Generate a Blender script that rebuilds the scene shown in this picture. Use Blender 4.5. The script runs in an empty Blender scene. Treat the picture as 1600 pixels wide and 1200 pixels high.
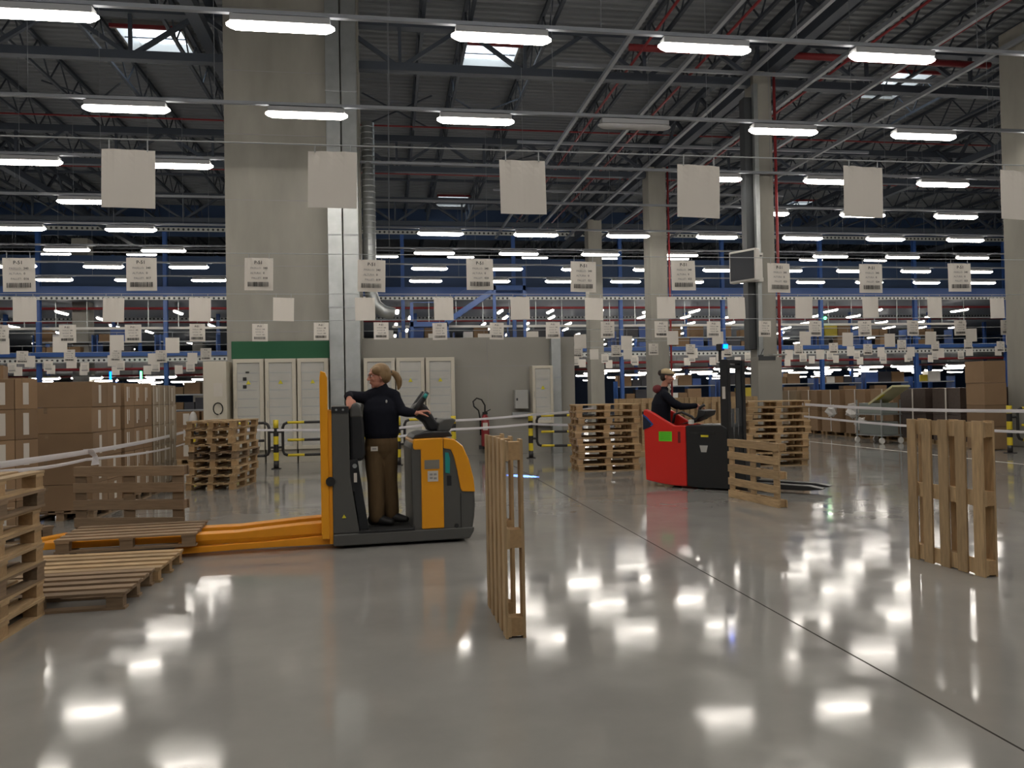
import bpy, bmesh, math, random
from mathutils import Vector, Matrix
random.seed(7)
sc = bpy.context.scene
COL = sc.collection
R = math.radians

# ------------------------------------------------------------------ camera, world, exposure
cam_d = bpy.data.cameras.new('camera')
cam_d.sensor_width = 36.0
cam_d.lens = 1235.39 / 1600 * 36.0
cam_d.clip_end = 400
cam = bpy.data.objects.new('camera', cam_d); COL.objects.link(cam)
_p, _r, _y = 0.01327, 0.01883, 0.15392          # pitch up, roll, yaw to the right
fw = Vector((math.sin(_y)*math.cos(_p), math.cos(_y)*math.cos(_p), math.sin(_p)))
rt = Vector((math.cos(_y), -math.sin(_y), 0)); upv = rt.cross(fw)
r2 = rt*math.cos(_r) - upv*math.sin(_r); u2 = rt*math.sin(_r) + upv*math.cos(_r)
m = Matrix((r2, u2, -fw)).transposed().to_4x4(); m.translation = (0, 0, 1.4726)
cam.matrix_world = m
sc.camera = cam
sc.view_settings.view_transform = 'Standard'; sc.view_settings.look = 'None'
sc.view_settings.gamma = 1; sc.view_settings.use_curve_mapping = False
sc.view_settings.exposure = 0.88
LAMP_E = 17.0       # tube light emission
world = bpy.data.worlds.new('world'); sc.world = world; world.use_nodes = True
bg = world.node_tree.nodes['Background']; bg.inputs[0].default_value = (0.80, 0.90, 1.0, 1); bg.inputs[1].default_value = 2.6
sc.cycles.use_denoising = True
sc.cycles.max_bounces = 7; sc.cycles.diffuse_bounces = 4; sc.cycles.glossy_bounces = 4
sc.cycles.sample_clamp_indirect = 4.0

# ------------------------------------------------------------------ materials
def mat(name, rgb, rough=.6, metal=0, spec=.5, noise=0, nscale=6, vary=0, emit=None, es=0, bump=0, coat=0, stretch=None, trans=0, alpha=1):
    m_ = bpy.data.materials.new(name); m_.use_nodes = True
    nt = m_.node_tree; b = nt.nodes['Principled BSDF']
    b.inputs['Base Color'].default_value = (*rgb, 1); b.inputs['Roughness'].default_value = rough
    b.inputs['Metallic'].default_value = metal; b.inputs['Specular IOR Level'].default_value = spec
    if coat: b.inputs['Coat Weight'].default_value = coat; b.inputs['Coat Roughness'].default_value = .08
    if trans: b.inputs['Transmission Weight'].default_value = trans
    if alpha < 1: b.inputs['Alpha'].default_value = alpha
    if emit: b.inputs['Emission Color'].default_value = (*emit, 1); b.inputs['Emission Strength'].default_value = es
    if noise or vary or bump:
        tc = nt.nodes.new('ShaderNodeTexCoord'); mp = nt.nodes.new('ShaderNodeMapping')
        nt.links.new(tc.outputs['Object'], mp.inputs[0])
        if stretch: mp.inputs['Scale'].default_value = stretch
        nz = nt.nodes.new('ShaderNodeTexNoise'); nz.inputs['Scale'].default_value = nscale; nz.inputs['Detail'].default_value = 5
        nt.links.new(mp.outputs[0], nz.inputs['Vector'])
        hs = nt.nodes.new('ShaderNodeHueSaturation'); hs.inputs['Color'].default_value = (*rgb, 1)
        ma = nt.nodes.new('ShaderNodeMath'); ma.operation = 'MULTIPLY_ADD'
        nt.links.new(nz.outputs[0], ma.inputs[0]); ma.inputs[1].default_value = noise*2; ma.inputs[2].default_value = 1-noise
        oi = nt.nodes.new('ShaderNodeObjectInfo')
        mb = nt.nodes.new('ShaderNodeMath'); mb.operation = 'MULTIPLY_ADD'
        nt.links.new(oi.outputs['Random'], mb.inputs[0]); mb.inputs[1].default_value = vary*2; mb.inputs[2].default_value = 1-vary
        mc = nt.nodes.new('ShaderNodeMath'); mc.operation = 'MULTIPLY'
        nt.links.new(ma.outputs[0], mc.inputs[0]); nt.links.new(mb.outputs[0], mc.inputs[1])
        nt.links.new(mc.outputs[0], hs.inputs['Value']); nt.links.new(hs.outputs[0], b.inputs['Base Color'])
        if bump:
            bp = nt.nodes.new('ShaderNodeBump'); bp.inputs['Strength'].default_value = bump; bp.inputs['Distance'].default_value = .01
            nt.links.new(nz.outputs[0], bp.inputs['Height']); nt.links.new(bp.outputs[0], b.inputs['Normal'])
    return m_

M = {}
M['wood'] = mat('pine_wood', (.42, .29, .155), .75, noise=.5, nscale=5, vary=.22, bump=.15, stretch=(1.2, 9, 9))
M['wood_grey'] = mat('weathered_wood', (.24, .165, .10), .85, noise=.35, nscale=5, vary=.25, bump=.15, stretch=(1.2, 9, 9))
M['wood_end'] = mat('chipboard_block', (.40, .26, .13), .85, noise=.25, nscale=40, vary=.2)
M['card'] = mat('cardboard', (.265, .17, .095), .8, noise=.12, nscale=3, vary=.16)
M['card_wrap'] = mat('wrapped_cardboard', (.27, .20, .125), .35, noise=.15, nscale=9, vary=.1, bump=.3)
M['card_dark'] = mat('dark_wrapped_goods', (.07, .05, .042), .4, noise=.3, nscale=12, vary=.15, bump=.3)
M['paper'] = mat('white_paper', (.74, .70, .64), .6, noise=.03, nscale=4, vary=.05)
M['label'] = mat('white_label', (.62, .58, .52), .6)
M['ink'] = mat('black_ink', (.03, .03, .03), .7)
M['ink_grey'] = mat('grey_ink', (.32, .31, .30), .7)
M['joint'] = mat('joint_filler', (.05, .047, .042), 1, spec=0)
M['galv'] = mat('galvanised_steel', (.44, .465, .465), .42, .75, noise=.22, nscale=4, vary=.05)
M['galv_dull'] = mat('dull_galvanised_steel', (.42, .44, .46), .6, .3, noise=.1, nscale=4)
M['roof'] = mat('roof_sheet', (.27, .29, .31), .6, .2, noise=.08, nscale=.6)
M['truss'] = mat('truss_steel', (.075, .09, .115), .6, .3)
M['truss_pale'] = mat('pale_truss_steel', (.28, .30, .33), .55, .3)
M['red_pipe'] = mat('red_pipe_paint', (.30, .035, .04), .4)
M['blue'] = mat('blue_steel', (.038, .105, .33), .4, vary=.1)
M['navy'] = mat('dark_blue_panel', (.035, .075, .17), .6, vary=.2)
M['dark'] = mat('dark_steel', (.05, .055, .06), .5)
M['cab'] = mat('cream_cabinet_paint', (.60, .56, .47), .4)
M['cab_in'] = mat('cabinet_inside', (.46, .43, .36), .6)
M['glass'] = mat('door_glass', (.9, .92, .92), .04, spec=.6, alpha=.22)
M['green'] = mat('green_board', (.010, .105, .042), .55)
M['yellow_sign'] = mat('yellow_marking', (.70, .62, .03), .5)
M['bar_yellow'] = mat('barrier_yellow', (.72, .56, .03), .4)
M['bar_black'] = mat('barrier_black', (.022, .02, .02), .4)
M['tape'] = mat('white_plastic_tape', (.70, .68, .70), .35, vary=.05)
M['white_pl'] = mat('white_plastic', (.72, .70, .66), .35)
M['grey_box'] = mat('grey_enamel', (.42, .42, .40), .4)
M['orange'] = mat('orange_truck_paint', (.86, .36, .012), .32, noise=.04, nscale=3, coat=.3)
M['fork'] = mat('orange_fork_paint', (.80, .31, .01), .45, noise=.12, nscale=7)
M['tgrey'] = mat('truck_grey_plastic', (.085, .085, .08), .5, noise=.06, nscale=4)
M['tblack'] = mat('truck_black_plastic', (.018, .019, .021), .5)
M['tblack2'] = mat('truck_black_paint', (.020, .022, .024), .35)
M['teal'] = mat('teal_decal', (.02, .30, .28), .5)
M['red'] = mat('red_truck_paint', (.66, .025, .018), .32, coat=.3)
M['navy_dec'] = mat('navy_decal', (.012, .02, .045), .4)
M['blue_dec'] = mat('blue_decal', (.03, .08, .30), .4)
M['lime'] = mat('lime_sticker', (.13, .66, .02), .5)
M['rubber'] = mat('rubber', (.015, .015, .015), .8)
M['skin'] = mat('skin', (.52, .24, .17), .5, spec=.35, noise=.05, nscale=20)
M['hair_blond'] = mat('blond_hair', (.25, .155, .07), .55, noise=.3, nscale=30, stretch=(1, 1, .15))
M['hair_dark'] = mat('dark_hair', (.03, .02, .015), .55, noise=.3, nscale=30)
M['cap'] = mat('beige_knit_cap', (.46, .36, .21), .8, noise=.15, nscale=40)
M['sweater'] = mat('dark_navy_fleece', (.0085, .0095, .016), .9, noise=.1, nscale=30, spec=.2)
M['trouser'] = mat('brown_work_trousers', (.125, .08, .04), .85, noise=.15, nscale=10, spec=.2)
M['shoe'] = mat('black_shoe', (.012, .011, .011), .6)
M['eye'] = mat('eye_white', (.7, .68, .65), .3)
M['lips'] = mat('lips', (.38, .12, .10), .5)
M['blue_led'] = mat('blue_led', (.02, .2, .9), .3, emit=(.0, .10, 1), es=5)
M['green_led'] = mat('green_led', (.05, .9, .2), .3, emit=(.08, 1, .25), es=5)
M['lamp'] = mat('lamp_diffuser', (.9, .9, .9), .5, emit=(1.0, .93, .84), es=LAMP_E)
M['lamp_far'] = mat('lamp_diffuser_far', (.9, .9, .9), .5, emit=(1.0, .93, .84), es=LAMP_E*.55)
M['lamp_dead'] = mat('unlit_diffuser', (.45, .45, .45), .5)
M['housing'] = mat('lamp_housing', (.35, .36, .37), .5)
M['pane'] = mat('skylight_pane', (.92, .96, 1), .15, spec=.4, alpha=.12)
M['screen'] = mat('dark_screen', (.06, .065, .075), .25)
M['bag'] = mat('white_bag', (.62, .60, .58), .45, noise=.1, nscale=8, bump=.4)
M['pallet_far'] = mat('stacked_pine', (.37, .26, .14), .8, noise=.25, nscale=7, vary=.2)

def concrete(name, rgb, amt=.12):
    m_ = mat(name, rgb, .85, noise=amt, nscale=1.7, bump=.05, spec=.2, stretch=(1, 1, .3))
    return m_
M['concrete'] = concrete('column_concrete', (.325, .315, .280), .32)
M['concrete_wall'] = concrete('wall_concrete', (.33, .32, .288), .07)

def floor_mat():
    m_ = bpy.data.materials.new('polished_concrete'); m_.use_nodes = True
    nt = m_.node_tree; b = nt.nodes['Principled BSDF']
    tc = nt.nodes.new('ShaderNodeTexCoord')
    n1 = nt.nodes.new('ShaderNodeTexNoise'); n1.inputs['Scale'].default_value = .8; n1.inputs['Detail'].default_value = 8; n1.inputs['Roughness'].default_value = .6
    nt.links.new(tc.outputs['Object'], n1.inputs['Vector'])
    cr = nt.nodes.new('ShaderNodeValToRGB'); cr.color_ramp.elements[0].position = .3; cr.color_ramp.elements[1].position = .72
    cr.color_ramp.elements[0].color = (.232, .226, .212, 1); cr.color_ramp.elements[1].color = (.300, .292, .272, 1)
    nt.links.new(n1.outputs[0], cr.inputs[0]); nt.links.new(cr.outputs[0], b.inputs['Base Color'])
    n2 = nt.nodes.new('ShaderNodeTexNoise'); n2.inputs['Scale'].default_value = 3.2; n2.inputs['Detail'].default_value = 6
    nt.links.new(tc.outputs['Object'], n2.inputs['Vector'])
    mr = nt.nodes.new('ShaderNodeMapRange'); mr.inputs['From Min'].default_value = .3; mr.inputs['From Max'].default_value = .7
    mr.inputs['To Min'].default_value = .055; mr.inputs['To Max'].default_value = .13
    nt.links.new(n2.outputs[0], mr.inputs['Value']); nt.links.new(mr.outputs[0], b.inputs['Roughness'])
    b.inputs['Specular IOR Level'].default_value = .29
    n3 = nt.nodes.new('ShaderNodeTexNoise'); n3.inputs['Scale'].default_value = 1.6; n3.inputs['Detail'].default_value = 2
    nt.links.new(tc.outputs['Object'], n3.inputs['Vector'])
    bp = nt.nodes.new('ShaderNodeBump'); bp.inputs['Strength'].default_value = .12; bp.inputs['Distance'].default_value = .004
    nt.links.new(n3.outputs[0], bp.inputs['Height']); nt.links.new(bp.outputs[0], b.inputs['Normal'])
    return m_
M['floor'] = floor_mat()

def perforated_mat():
    m_ = bpy.data.materials.new('perforated_galvanised'); m_.use_nodes = True
    nt = m_.node_tree; b = nt.nodes['Principled BSDF']
    tc = nt.nodes.new('ShaderNodeTexCoord'); sp = nt.nodes.new('ShaderNodeSeparateXYZ'); nt.links.new(tc.outputs['Object'], sp.inputs[0])
    def mth(op, a, b_=None):
        n = nt.nodes.new('ShaderNodeMath'); n.operation = op
        if isinstance(a, (int, float)): n.inputs[0].default_value = a
        else: nt.links.new(a, n.inputs[0])
        if b_ is not None:
            if isinstance(b_, (int, float)): n.inputs[1].default_value = b_
            else: nt.links.new(b_, n.inputs[1])
        return n.outputs[0]
    fx = mth('SUBTRACT', mth('FRACT', mth('MULTIPLY', sp.outputs['X'], 4.2)), .5)
    d = mth('SQRT', mth('ADD', mth('MULTIPLY', fx, fx), mth('MULTIPLY', mth('MULTIPLY', sp.outputs['Z'], 4.2), mth('MULTIPLY', sp.outputs['Z'], 4.2))))
    h = mth('LESS_THAN', d, .24)
    mx = nt.nodes.new('ShaderNodeMix'); mx.data_type = 'RGBA'
    nt.links.new(h, mx.inputs[0]); mx.inputs[6].default_value = (.62, .64, .62, 1); mx.inputs[7].default_value = (.05, .055, .06, 1)
    nt.links.new(mx.outputs[2], b.inputs['Base Color']); b.inputs['Roughness'].default_value = .5; b.inputs['Metallic'].default_value = .2
    return m_
M['perf'] = perforated_mat()

# ------------------------------------------------------------------ mesh helpers
class MB:
    def __init__(s): s.v = []; s.f = []
    def box(s, x0, x1, y0, y1, z0, z1, T=None):
        n = len(s.v)
        P = [(x0,y0,z0),(x1,y0,z0),(x1,y1,z0),(x0,y1,z0),(x0,y0,z1),(x1,y0,z1),(x1,y1,z1),(x0,y1,z1)]
        s.v += [tuple(T @ Vector(p)) if T else p for p in P]
        s.f += [(n,n+3,n+2,n+1),(n+4,n+5,n+6,n+7),(n,n+1,n+5,n+4),(n+1,n+2,n+6,n+5),(n+2,n+3,n+7,n+6),(n+3,n,n+4,n+7)]
        return s
    def bar(s, a, b, w, h, up=(0,0,1)):
        a, b = Vector(a), Vector(b); t = (b-a).normalized(); U = Vector(up)
        if abs(t.dot(U)) > .98: U = Vector((0,1,0))
        x = t.cross(U).normalized(); z = x.cross(t)
        n = len(s.v)
        for p in (a, b):
            for i, j in ((-1,-1),(1,-1),(1,1),(-1,1)): s.v.append(tuple(p + x*(w/2*i) + z*(h/2*j)))
        s.f += [(n,n+1,n+2,n+3),(n+7,n+6,n+5,n+4)] + [(n+i, n+4+i, n+4+(i+1)%4, n+(i+1)%4) for i in range(4)]
        return s
    def tube(s, pts, r, n=10, caps=True, hint=None):
        pts = [Vector(p) for p in pts]; rs = r if isinstance(r, (list, tuple)) else [r]*len(pts)
        base = len(s.v); ref = None
        for i, p in enumerate(pts):
            t = (pts[min(i+1, len(pts)-1)] - pts[max(i-1, 0)])
            t = t.normalized() if t.length > 1e-9 else Vector((0,0,1))
            if ref is None:
                ref = Vector(hint) if hint else (Vector((0,0,1)) if abs(t.z) < .9 else Vector((1,0,0)))
            ref = (ref - t*ref.dot(t))
            ref = ref.normalized() if ref.length > 1e-6 else t.orthogonal().normalized()
            w = t.cross(ref)
            ra, rb = rs[i] if isinstance(rs[i], (tuple, list)) else (rs[i], rs[i])
            for k in range(n):
                a = 2*math.pi*k/n; s.v.append(tuple(p + ref*(math.cos(a)*ra) + w*(math.sin(a)*rb)))
        for i in range(len(pts)-1):
            for k in range(n):
                a, b = base+i*n+k, base+i*n+(k+1)%n
                s.f.append((a, b, b+n, a+n))
        if caps:
            s.f.append(tuple(base+k for k in range(n))[::-1]); s.f.append(tuple(base+(len(pts)-1)*n+k for k in range(n)))
        return s
    def prism(s, poly, y0, y1, axis='y'):
        """polygon in the x-z plane (axis y) or the x-y plane (axis z), extruded"""
        n = len(s.v); k = len(poly)
        for yy in (y0, y1):
            for (a, b) in poly: s.v.append((a, yy, b) if axis == 'y' else (a, b, yy))
        s.f.append(tuple(n+i for i in range(k))); s.f.append(tuple(n+k+i for i in range(k))[::-1])
        s.f += [(n+i, n+k+i, n+k+(i+1)%k, n+(i+1)%k) for i in range(k)]
        return s
    def ell(s, c, r, n=14, m_=10, rot=None):
        base = len(s.v); c = Vector(c)
        for i in range(m_+1):
            th = math.pi*i/m_
            for k in range(n):
                ph = 2*math.pi*k/n
                p = Vector((r[0]*math.sin(th)*math.cos(ph), r[1]*math.sin(th)*math.sin(ph), r[2]*math.cos(th)))
                if rot is not None: p = rot @ p
                s.v.append(tuple(c+p))
        for i in range(m_):
            for k in range(n):
                a, b = base+i*n+k, base+i*n+(k+1)%n
                s.f.append((a, a+n, b+n, b))
        return s
    def mesh(s, name, m_, smooth=False, fix=True):
        me = bpy.data.meshes.new(name); me.from_pydata(s.v, [], s.f)
        if fix:
            bm = bmesh.new(); bm.from_mesh(me)
            bmesh.ops.remove_doubles(bm, verts=bm.verts, dist=1e-6)
            bmesh.ops.recalc_face_normals(bm, faces=bm.faces); bm.to_mesh(me); bm.free()
        me.materials.append(m_)
        if smooth: me.polygons.foreach_set('use_smooth', [True]*len(me.polygons))
        return me
    def build(s, name, m_, parent=None, loc=(0,0,0), rz=0, bevel=0, smooth=False):
        return obj(name, s.mesh(name, m_, smooth), parent, loc, rz, bevel)

def obj(name, me, parent=None, loc=(0,0,0), rz=0, bevel=0):
    o = bpy.data.objects.new(name, me); COL.objects.link(o)
    o.location = loc; o.rotation_euler = (0, 0, rz) if not isinstance(rz, (tuple, list)) else rz
    if parent: o.parent = parent
    if bevel:
        b = o.modifiers.new('bevel', 'BEVEL'); b.width = bevel; b.segments = 2; b.limit_method = 'ANGLE'; b.angle_limit = R(40)
    return o
def tag(o, label=None, cat=None, group=None, kind=None):
    if label: o['label'] = label
    if cat: o['category'] = cat
    if group: o['group'] = group
    if kind: o['kind'] = kind
    return o
def thing(name, label, cat, loc=(0,0,0), rz=0, group=None):
    return tag(obj(name, None, None, loc, rz), label, cat, group)
def struct(o): o['kind'] = 'structure'; return o
def kids(o): return [c for c in KIDS.get(o.name, ())] 
def copy_tree(o, parent=None):
    c = o.copy(); COL.objects.link(c); c.parent = parent
    for ch in o.children: copy_tree(ch, c)
    return c
def dup(proto, loc, rz=0, label=None, group=None, cat=None):
    c = copy_tree(proto); c.location = loc
    c.rotation_euler = rz if isinstance(rz, (tuple, list)) else (0, 0, rz)
    if label: c['label'] = label
    if cat: c['category'] = cat
    if group: c['group'] = group
    return c
ORD = ['zeroth','first','second','third','fourth','fifth','sixth','seventh','eighth','ninth','tenth','eleventh','twelfth','thirteenth','fourteenth','fifteenth','sixteenth','seventeenth','eighteenth','nineteenth','twentieth']
def ordn(n):
    if n <= 20: return ORD[n]
    t = {2: 'twenty', 3: 'thirty', 4: 'forty', 5: 'fifty'}[n//10]
    return {2: 'twentieth', 3: 'thirtieth', 4: 'fortieth', 5: 'fiftieth'}[n//10] if n % 10 == 0 else t + '-' + ORD[n % 10]
NUM = ['zero','one','two','three','four','five','six','seven','eight','nine','ten']
used_proto = set()
def place(proto, loc, rz=0, label=None, group=None, cat=None):
    """the first call moves the prototype itself, later calls copy it"""
    if proto.name not in used_proto:
        used_proto.add(proto.name)
        proto.location = loc; proto.rotation_euler = rz if isinstance(rz, (tuple, list)) else (0, 0, rz)
        if label: proto['label'] = label
        if group: proto['group'] = group
        if cat: proto['category'] = cat
        return proto
    return dup(proto, loc, rz, label, group, cat)

# ------------------------------------------------------------------ the hall
W0, W1, V0, V1, HR = -38.0, 62.0, -14.0, 94.0, 12.0
struct(MB().box(W0, W1, V0, V1, -.3, 0).build('floor', M['floor']))
for i, u in enumerate((-12.5, -5.0, 2.5, 10.0, 17.5)):          # saw-cut joints
    struct(MB().box(u-.006, u+.006, V0, V1, 0, .0005).build('floor_joint_line', M['joint']))
for i, v in enumerate((11.0, 26.0)):
    struct(MB().box(W0, W1, v-.004, v+.004, 0, .0005).build('floor_joint_line', M['joint']))
struct(MB().box(11.55, 11.62, 12.0, 40, 0, .002).build('floor_marking', M['ink_grey'] if False else M['label']))
struct(MB().box(W0-.3, W0, V0, V1, 0, HR+1).build('wall_left', M['navy']))
struct(MB().box(W1, W1+.3, V0, V1, 0, HR+1).build('wall_right', M['navy']))
struct(MB().box(W0, W1, V1, V1+.3, 0, HR+1).build('wall_back', M['navy']))
struct(MB().box(W0, W1, V0-.3, V0, 0, HR+1).build('wall_front', M['navy']))

# corrugated roof with skylight openings
SKY = [(-7.35, -5.65, 23.3, 25.4), (2.45, 4.0, 23.3, 25.4), (16.7, 18.1, 23.8, 25.9), (2.7, 4.25, 41.1, 43.3), (22.0, 23.6, 40.6, 42.6),
       (-7.35, -5.65, 5.2, 7.3), (2.45, 4.0, 5.2, 7.3), (16.7, 18.1, 5.2, 7.3)]
rf = MB(); pitch = .3
us = sorted({W0, W1} | {s_[0] for s_ in SKY} | {s_[1] for s_ in SKY})
k = 0
while V0 + k*pitch < V1:
    v = V0 + k*pitch; k += 1
    prof = [(0, HR), (.09, HR), (.13, HR+.05), (.24, HR+.05), (.28, HR), (.3, HR)]
    j = 0
    while j < len(us)-1:
        a = us[j]
        blocked = lambda q: any(s_[0] <= us[q] < s_[1] and s_[2]-.1 < v+.15 < s_[3]+.1 for s_ in SKY)
        if blocked(j): j += 1; continue
        e = j
        while e < len(us)-1 and not blocked(e): e += 1
        b = us[e]; n = len(rf.v)
        for (dv, z) in prof: rf.v += [(a, v+dv, z), (b, v+dv, z)]
        for q in range(len(prof)-1): rf.f.append((n+2*q, n+2*q+1, n+2*q+3, n+2*q+2))
        j = e
ro = obj('ceiling', rf.mesh('ceiling', M['roof'], fix=False)); struct(ro)
struct(MB().box(W0, W1, V0, V1, HR+1.4, HR+1.41).build('roof_upper_skin', M['roof'])) if False else None
for i, (a, b, c, d) in enumerate(SKY):
    f = MB()
    for (x0, x1, y0, y1) in ((a-.06, a, c-.2, d+.2), (b, b+.06, c-.2, d+.2), (a, b, c-.2, c-.1), (a, b, d+.05, d+.2)): f.box(x0, x1, y0, y1, HR-.12, HR+.45)
    fo = struct(f.build('window_%d' % (i+1), M['grey_box']))
    MB().box(a, b, c-.1, d+.1, HR+.40, HR+.41).build('pane', M['pane'], fo)
    MB().box(a-.1, b+.1, c-.32, c-.24, HR-.22, HR-.12).build('red_edge_frame', M['red_pipe'], fo)
    MB().box(a, b, c+.7, c+.73, HR-.05, HR-.02).build('guard_bar', M['truss'], fo)

# lattice joists along the depth of the hall, each its own structure object sharing one mesh
jm = MB(); L = V1 - V0
jm.box(-.05, .05, V0, V1, HR-.16, HR-.06).box(-.045, .045, V0, V1, HR-1.0, HR-.92)
v = V0; q = 0
while v < V1-1.2:
    a, b = (HR-.96, HR-.12) if q % 2 == 0 else (HR-.12, HR-.96)
    jm.bar((0, v, a), (0, v+.75, b), .035, .035, up=(1, 0, 0)); v += .75; q += 1
jme = jm.mesh('roof_truss_beam', M['truss'])
for i in range(45):
    u = -37.7 + i*2.15
    if abs(u-3.15) < .3: u = 2.2
    if abs(u-5.3) < .3: u = 4.35
    if u > 61: break
    struct(obj('roof_truss_beam', jme, None, (u, 0, 0)))
# heavy lattice girders across the hall
gm = MB(); gm.box(W0, W1, -.14, .14, HR-1.25, HR-1.03).box(W0, W1, -.12, .12, HR-2.35, HR-2.15)
u = W0; q = 0
while u < W1-1.6:
    a, b = (HR-2.25, HR-1.15) if q % 2 == 0 else (HR-1.15, HR-2.25)
    gm.bar((u, 0, a), (u+1.6, 0, b), .1, .1); 
    if q % 2 == 0: gm.bar((u, 0, HR-2.25), (u, 0, HR-1.15), .08, .08)
    u += 1.6; q += 1
gme = gm.mesh('roof_girder_beam', M['truss'])
for v in (2.2, 11.0, 20.0, 29.0, 38.0, 56.0): struct(obj('roof_girder_beam', gme, None, (0, v, 0)))
# purlin ties across
for v in (14.0, 17.0, 23.0, 26.3, 32.0, 35.0):
    struct(MB().box(W0, W1, v-.05, v+.05, HR-1.02, HR-.92).build('roof_tie_beam', M['truss']))
# wind bracing crosses
for (u, v) in ((-9.0, 26.8), (-3, 26.8), (.4, 26.8), (3.2, 26.8), (6, 31), (-6, 31), (12, 26.8), (15, 31)):
    m1 = MB().bar((u-1.1, v-1.5, HR-.9), (u+1.1, v+1.5, HR-.9), .04, .04); m1.bar((u+1.1, v-1.5, HR-.9), (u-1.1, v+1.5, HR-.9), .04, .04)
    struct(m1.build('roof_brace_beam', M['truss']))
# main lattice girders above the column lines, along the depth
lm = MB().box(-.14, .14, V0, 92, 9.95, 10.2).box(-.1, .1, V0, 92, 11.0, 11.2)
v = V0; q = 0
while v < 90:
    a, b = (10.1, 11.1) if q % 2 == 0 else (11.1, 10.1)
    lm.bar((0, v, a), (0, v+1.1, b), .09, .09, up=(1, 0, 0)); v += 1.1; q += 1
lme = lm.mesh('column_line_beam', M['truss'])
for u in (-13.6, -4.15, 10.2, 22.0, 34.0): struct(obj('column_line_beam', lme, None, (u, 0, 0)))
# pale channels running into the depth at the upper right of the hall
for i, u in enumerate((5.5, 7.3, 9.15, 11.0, 12.8, 14.6)):
    tag(MB().box(u-.05, u+.05, 8, 40, 9.45, 9.55).build('cable_channel', M['truss_pale']),
        'pale steel channel running into the depth under the roof, %s from the concrete pillar' % ordn(i+1), 'channel', 'pale channels under the roof')
for v in (13.5, 19.0, 25.0, 31.0):
    struct(MB().box(4.2, 16.5, v-.04, v+.04, 9.56, 9.64).build('roof_cross_beam', M['truss_pale']))
for i, u in enumerate((6.4, 8.2, 10.1, 12.0, 13.8)):
    tag(MB().tube([(u, 8, 10.05), (u, 40, 10.05)], .035, 8).build('sprinkler_pipe', M['red_pipe'], smooth=True),
        'thin red sprinkler pipe under the roof running into the depth, %s from the concrete pillar' % ordn(i+1), 'pipe', 'red sprinkler pipes')
for i, (a, b, v, z) in enumerate(((6.2, 9.0, 19.4, 10.3), (10.75, 16.5, 19.4, 10.3))):
    tag(MB().tube([(a, v, z), (b, v, z)], .09, 10).build('sprinkler_main_pipe', M['red_pipe'], smooth=True),
        'thick red pipe crossing under the roof ' + ('before' if i == 0 else 'beyond') + ' the slim column with the screen', 'pipe')
for i, v in enumerate((28.0, 34.0)):
    tag(MB().tube([(-30, v, 11.0), (40, v, 11.0)], .03, 8).build('sprinkler_branch_pipe', M['red_pipe'], smooth=True),
        'thin red pipe crossing under the roof sheet, %s from the camera' % ordn(i+1), 'pipe')

# ------------------------------------------------------------------ concrete pillar, low wall, columns
CF = 19.2
struct(MB().box(-3.72, -.62, CF, CF+1.2, 0, HR).build('wall_pillar', M['concrete']))
for z in (1.4, 3.05, 4.6, 6.15, 7.7, 9.2, 10.7): struct(MB().box(-3.722, -.618, CF-.004, CF, z-.012, z+.012).build('wall_pillar_joint_line', M['ink_grey']))
struct(MB().box(-.62, 4.62, 19.45, 19.75, 0, 2.9).build('wall_low', M['concrete_wall']))
for z in (.55, 2.19): struct(MB().box(-.6, 4.62, 19.445, 19.45, z-.01, z+.01).build('wall_low_joint_line', M['ink_grey']))
struct(MB().box(2.4, 2.415, 19.445, 19.45, 0, 2.9).build('wall_low_joint_line', M['ink_grey']))
tag(MB().box(-3.62, -1.33, CF-.03, CF-.001, 2.42, 2.83).build('green_board', M['green'], bevel=.004), 'green board on the concrete pillar above the electrical cabinets', 'board')
# twin galvanised ducts down the pillar
for i, (a, b) in enumerate(((-1.37, -1.04), (-1.01, -.66))):
    d = MB().box(a, b, CF-.28, CF-.004, 0, HR-1).build('galvanised_duct', M['galv'], bevel=.01)
    tag(d, 'flat galvanised duct up the concrete pillar, ' + ('beside the green board' if i == 0 else 'the one farther from the green board'), 'duct')
    for z in (1.9, 3.6, 5.3, 7.0, 8.7): MB().box(a-.006, b+.006, CF-.286, CF-.004, z-.015, z+.015).build('joint_flange', M['galv_dull'], d)
# spiral duct with an elbow at the side of the pillar
sd = MB().tube([(-.42, 19.62, 8.2), (-.42, 19.62, 4.3), (-.40, 19.62, 4.0), (-.30, 19.62, 3.72), (-.1, 19.62, 3.56), (.15, 19.62, 3.5)], .155, 18)
so = tag(sd.build('spiral_duct', M['galv'], smooth=True), 'round spiral duct coming down beside the pillar and bending over the low wall', 'duct')
for k in range(27):
    z = 4.3 + k*.145
    MB().tube([(-.42, 19.62, z), (-.42, 19.62, z+.02)], .161, 18).build('seam_ring', M['galv_dull'], so)
tag(MB().box(-.20, .12, 19.5, 19.7, 2.9, 3.1).build('duct_damper', M['grey_box'], bevel=.01), 'small grey box under the elbow of the spiral duct', 'box')
so2 = tag(MB().box(3.98, 4.22, 19.2, 19.44, 0, 2.92).build('galvanised_trunking', M['galv'], bevel=.008), 'galvanised vertical trunking at the end of the low concrete wall', 'trunking')
MB().box(3.97, 4.23, 19.19, 19.44, 1.85, 1.89).build('joint_flange', M['galv_dull'], so2)

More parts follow.
